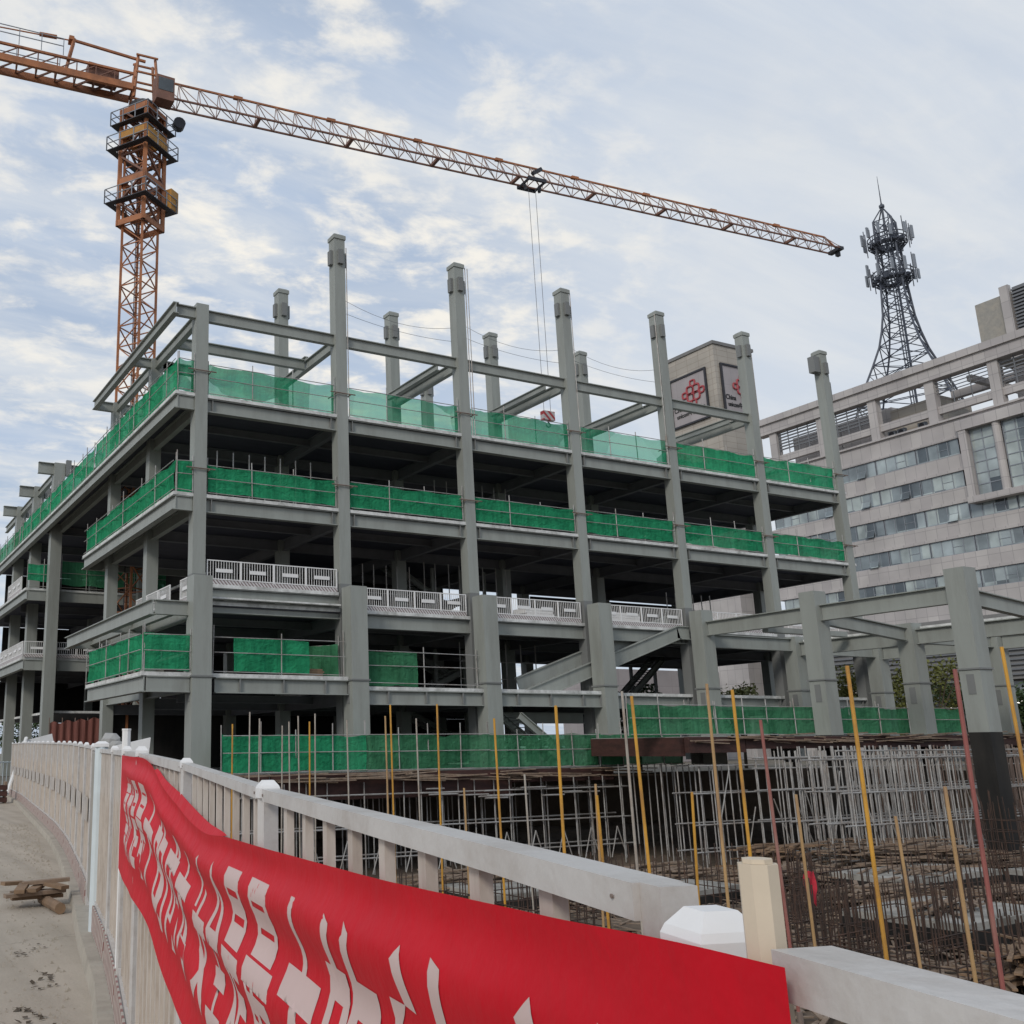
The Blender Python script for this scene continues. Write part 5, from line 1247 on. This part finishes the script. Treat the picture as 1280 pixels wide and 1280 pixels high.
# turned-over hem where the cloth sags away from the rail
m=MB(); H0,H1=d_for_x(278),d_for_x(192); hd=[x for x in dl if H0<=x<=H1]
for d in hd:
    w=.05*math.sin(PI*min(1,max(0,(d-H0)/(H1-H0))))**.7; a=bsurf(d,0,.001); b=fpt(d,.019,0); t=Vector((b.x-a.x,b.y-a.y,0))
    m.v.append(tuple(a)); m.v.append((a.x+t.x*.8,a.y+t.y*.8,a.z+w*.75)); m.v.append((a.x+t.x*1.0,a.y+t.y*1.0,a.z+w*.95))
for i in range(len(hd)-1):
    for j in (0,1): k=i*3+j; m.f.append((k,k+1,k+4,k+3)); m.m.append(0)
m.build('turned_hem',M['banner'],BN,smooth=True)
def letters():
    L=MB(); DA,DB,DC=d_for_x(157,.045),d_for_x(239,.045),d_for_x(244,.045); seq=[('事故是最大的成本',DA,DB,.17,.80),('安全是最大的效益',DC,D1+.1,.10,.76)]
    for s,da,db,v0,v1 in seq:
        n=len(s); st=(db-da)/n
        for k,chx in enumerate(s):
            c0,c1=da+st*(k+.06),da+st*(k+.90)
            me=text_mesh(chx,1,1,0,'glyph',.022); bm=bmesh.new(); bm.from_mesh(me); bpy.data.meshes.remove(me)
            for it in range(6):
                lg=[e for e in bm.edges if e.calc_length()>.06]
                if not lg: break
                bmesh.ops.subdivide_edges(bm,edges=lg,cuts=1); bmesh.ops.triangulate(bm,faces=bm.faces[:])
            bm.verts.index_update(); n0=len(L.v)
            for v in bm.verts:
                d=c0+(c1-c0)*v.co.x; vv=v1-(v1-v0)*v.co.y
                L.v.append(tuple(bsurf(d,vv,.0009)))
            for f in bm.faces: L.f.append(tuple(n0+w.index for w in f.verts)); L.m.append(0)
            bm.free()
    return L
letters().build('lettering',M['letter'],BN,smooth=True)
m=MB(); a=bsurf(D1,.18); e=fpt(.45,.03,1.47); m.poly([tuple(a),tuple((a+e)/2-Vector((0,0,.004))),tuple(e)],.0016,5); m.build('tie_rope',M['white'],BN)

# ------------------------------------------------------------------ things on the road and behind the fence
c=onZ(48,1134,ZR)
T=thing('timber_pile','small pile of old brown planks lying on a log on the road','timber',(c.x,c.y,ZR)); 
m=MB(); m.tube((c.x+.12,c.y-.75,ZR+.07),(c.x+.1,c.y+.25,ZR+.07),.07,10); m.build('log',M['wood'],T)
for k,(x,y,l,a,z,mk) in enumerate(((-.1,.0,1.5,.1,.20,'wood_grey'),(.05,.35,1.4,-.05,.20,'wood_grey'),(0,.2,1.3,.02,.14,'wood'),(-.35,.1,.95,1.25,.27,'wood'),(-.05,.15,.95,1.15,.27,'wood'),(.3,.1,1.05,2.0,.29,'wood'),(.2,.3,1.2,-.2,.33,'wood_grey'),(-.45,.55,.6,.3,.34,'wood'))):
    m=MB(); x*=.62;y*=.62;l*=.52;m.bar((c.x+x-l/2*math.cos(a),c.y+y-l/2*math.sin(a),ZR+z*.85),(c.x+x+l/2*math.cos(a),c.y+y+l/2*math.sin(a),ZR+z*.85+rnd.uniform(-.03,.05)),.13,.045); m.build('plank',M[mk],T)
m=MB()
for k in range(70):
    t=rnd.choice((.05,.22,.30,.34,.55,.62,.9)); d=7.2+4.5*t+rnd.gauss(0,.16); p=fpt(d,.62+rnd.gauss(0,.07)+.1*math.sin(d*3),ZR)
    s=rnd.uniform(.012,.045); a=rnd.uniform(0,6); u=Vector((math.cos(a),math.sin(a),rnd.uniform(-.1,.3))); v=Vector((-math.sin(a),math.cos(a),0))
    m.add([p+Vector((0,0,.012))-u*s,p+Vector((0,0,.02))+v*s*.6,p+Vector((0,0,.015))+u*s,p+Vector((0,0,.012))-v*s*.6],[(0,1,2,3)])
g_=MB()
for k in range(900):
    d=rnd.uniform(6,30); p=fpt(d,.32+abs(rnd.gauss(0,.55)),ZR); q=rnd.uniform(.004,.016)*(1+d/30)
    g_.add([p+Vector((-q,-q,0)),p+Vector((q,-q*.6,0)),p+Vector((q*.7,q,0)),p+Vector((0,0,q*1.3))],[(0,1,3),(1,2,3),(2,0,3)])
o=g_.build('grit',M['kerb']); o['kind']='stuff'; o['label']='small grit and crumbs on the road by the kerb'
o=m.build('fallen_leaves',M['bark']); o['kind']='stuff'; o['label']='dark dead leaves scattered along the kerb'
def lump(name,label,p,sx,sy,sz,mk,seed,cat):
    rg=random.Random(seed); bm=bmesh.new(); bmesh.ops.create_icosphere(bm,subdivisions=2,radius=1)
    T=thing(name,label,cat,(p.x,p.y,p.z-sz))
    for v in bm.verts:
        q=v.co.normalized(); s=max(abs(q.x),abs(q.y),abs(q.z)); v.co=Vector((q.x/s*.75+q.x*.25,q.y/s*.75+q.y*.25,q.z/s*.75+q.z*.25))*(1+rg.uniform(-.08,.08)); v.co=Vector((v.co.x*sx,v.co.y*sy,v.co.z*sz+sz))
    me=bpy.data.meshes.new('block'); bm.to_mesh(me); bm.free(); me.materials.append(M[mk]); o=bpy.data.objects.new('block',me); COL.objects.link(o); o.parent=T; return T
p=atD(138,934,16); lump('concrete_block','rough broken concrete block behind the fence left of the banner',p,.15,.15,.22,'concrete',1,'rubble')
p=atD(145,938,15.4); lump('concrete_block','smaller concrete lump in front of the broken block behind the fence',p,.12,.12,.14,'concrete',2,'rubble')
p=atD(160,934,15); T=thing('white_sheet','slanted white board leaning behind the thin white stake','board',p); m=MB(); m.add([(p.x-.3,p.y,p.z-.6),(p.x+.25,p.y-.1,p.z-.6),(p.x+.32,p.y-.1,p.z+.14),(p.x-.2,p.y,p.z+.02),(p.x-.3,p.y+.06,p.z-.6),(p.x+.25,p.y-.04,p.z-.6),(p.x+.32,p.y-.04,p.z+.14),(p.x-.2,p.y+.06,p.z+.02)],[(3,2,1,0),(4,5,6,7),(0,1,5,4),(1,2,6,5),(2,3,7,6),(3,0,4,7)]); m.build('board',M['white'],T)
p=atD(33,924,44); T=thing('white_sheet','white board leaning over the far end of the fence','board',(p.x,p.y,0)); m=MB(); m.bar((p.x-.7,p.y,0),(p.x,p.y,2.35),.06,.5,up=(0,1,0)); m.bar((p.x,p.y+.1,1.9),(p.x+1.2,p.y+.1,2.2),.06,.6); m.build('board',M['white'],T)
# red mesh hoarding beyond the fence
a,b=onY(62,915,20),onY(126,915,20); ztp=onY(95,899,20).z; T=thing('mesh_hoarding','faded red mesh hoarding standing under the left wing','hoarding',(a.x,20,-.3)); m=MB(); n=40
for i in range(n+1):
    x=a.x+(b.x-a.x)*i/n; zt=ztp-.25+.35*i/n+.08*math.sin(i*.6)
    for z in (0.1,zt): m.v.append((x,20+.04*math.sin(i*1.1),z))
for i in range(n): m.f.append((2*i,2*i+2,2*i+3,2*i+1)); m.m.append(0)
m.build('mesh',M['rednet'],T); m=MB()
for i in range(5): x=a.x+(b.x-a.x)*i/4; m=MB(); m.tube((x,20.2,-.3),(x,20.2,ztp+.1),.03,5); m.build('post',M['pipe_dark'],T)
# barrier and brown crate at the very left
a=onZ(2,1000,ZR); T=thing('metal_barrier','pale metal barrier leaning at the left edge of the road','barrier',(a.x,a.y,ZR)); m=MB()
p0=Vector((a.x-3.2,a.y+.6,ZR)); p1=Vector((a.x+.9,a.y+3.4,ZR))
for z in (.15,1.55): m.tube(p0+Vector((0,0,z)),p1+Vector((0,0,z)),.035,6)
m.build('rail',M['palepost'],T); m=MB()
for k in range(22): q=p0.lerp(p1,k/21); m.tube(q+Vector((0,0,.0)),q+Vector((0,0,1.6)),.02,5)
m.build('bars',M['palepost'],T)
a=onZ(4,1004,ZR); T=thing('timber_crate','dark brown timber crate at the foot of the far fence','crate',(a.x-.3,a.y,ZR)); m=MB()
for k in range(3): m.box(a.x-.8,a.x+.1,a.y-.25,a.y+.25,ZR+.05+.24*k,ZR+.05+.24*k+.18)
m.build('boards',M['ply'],T)
for x in (a.x-.75,a.x): m=MB(); m.box(x,x+.08,a.y-.2,a.y+.2,ZR,ZR+.85); m.build('corner_post',M['wood_grey'],T)
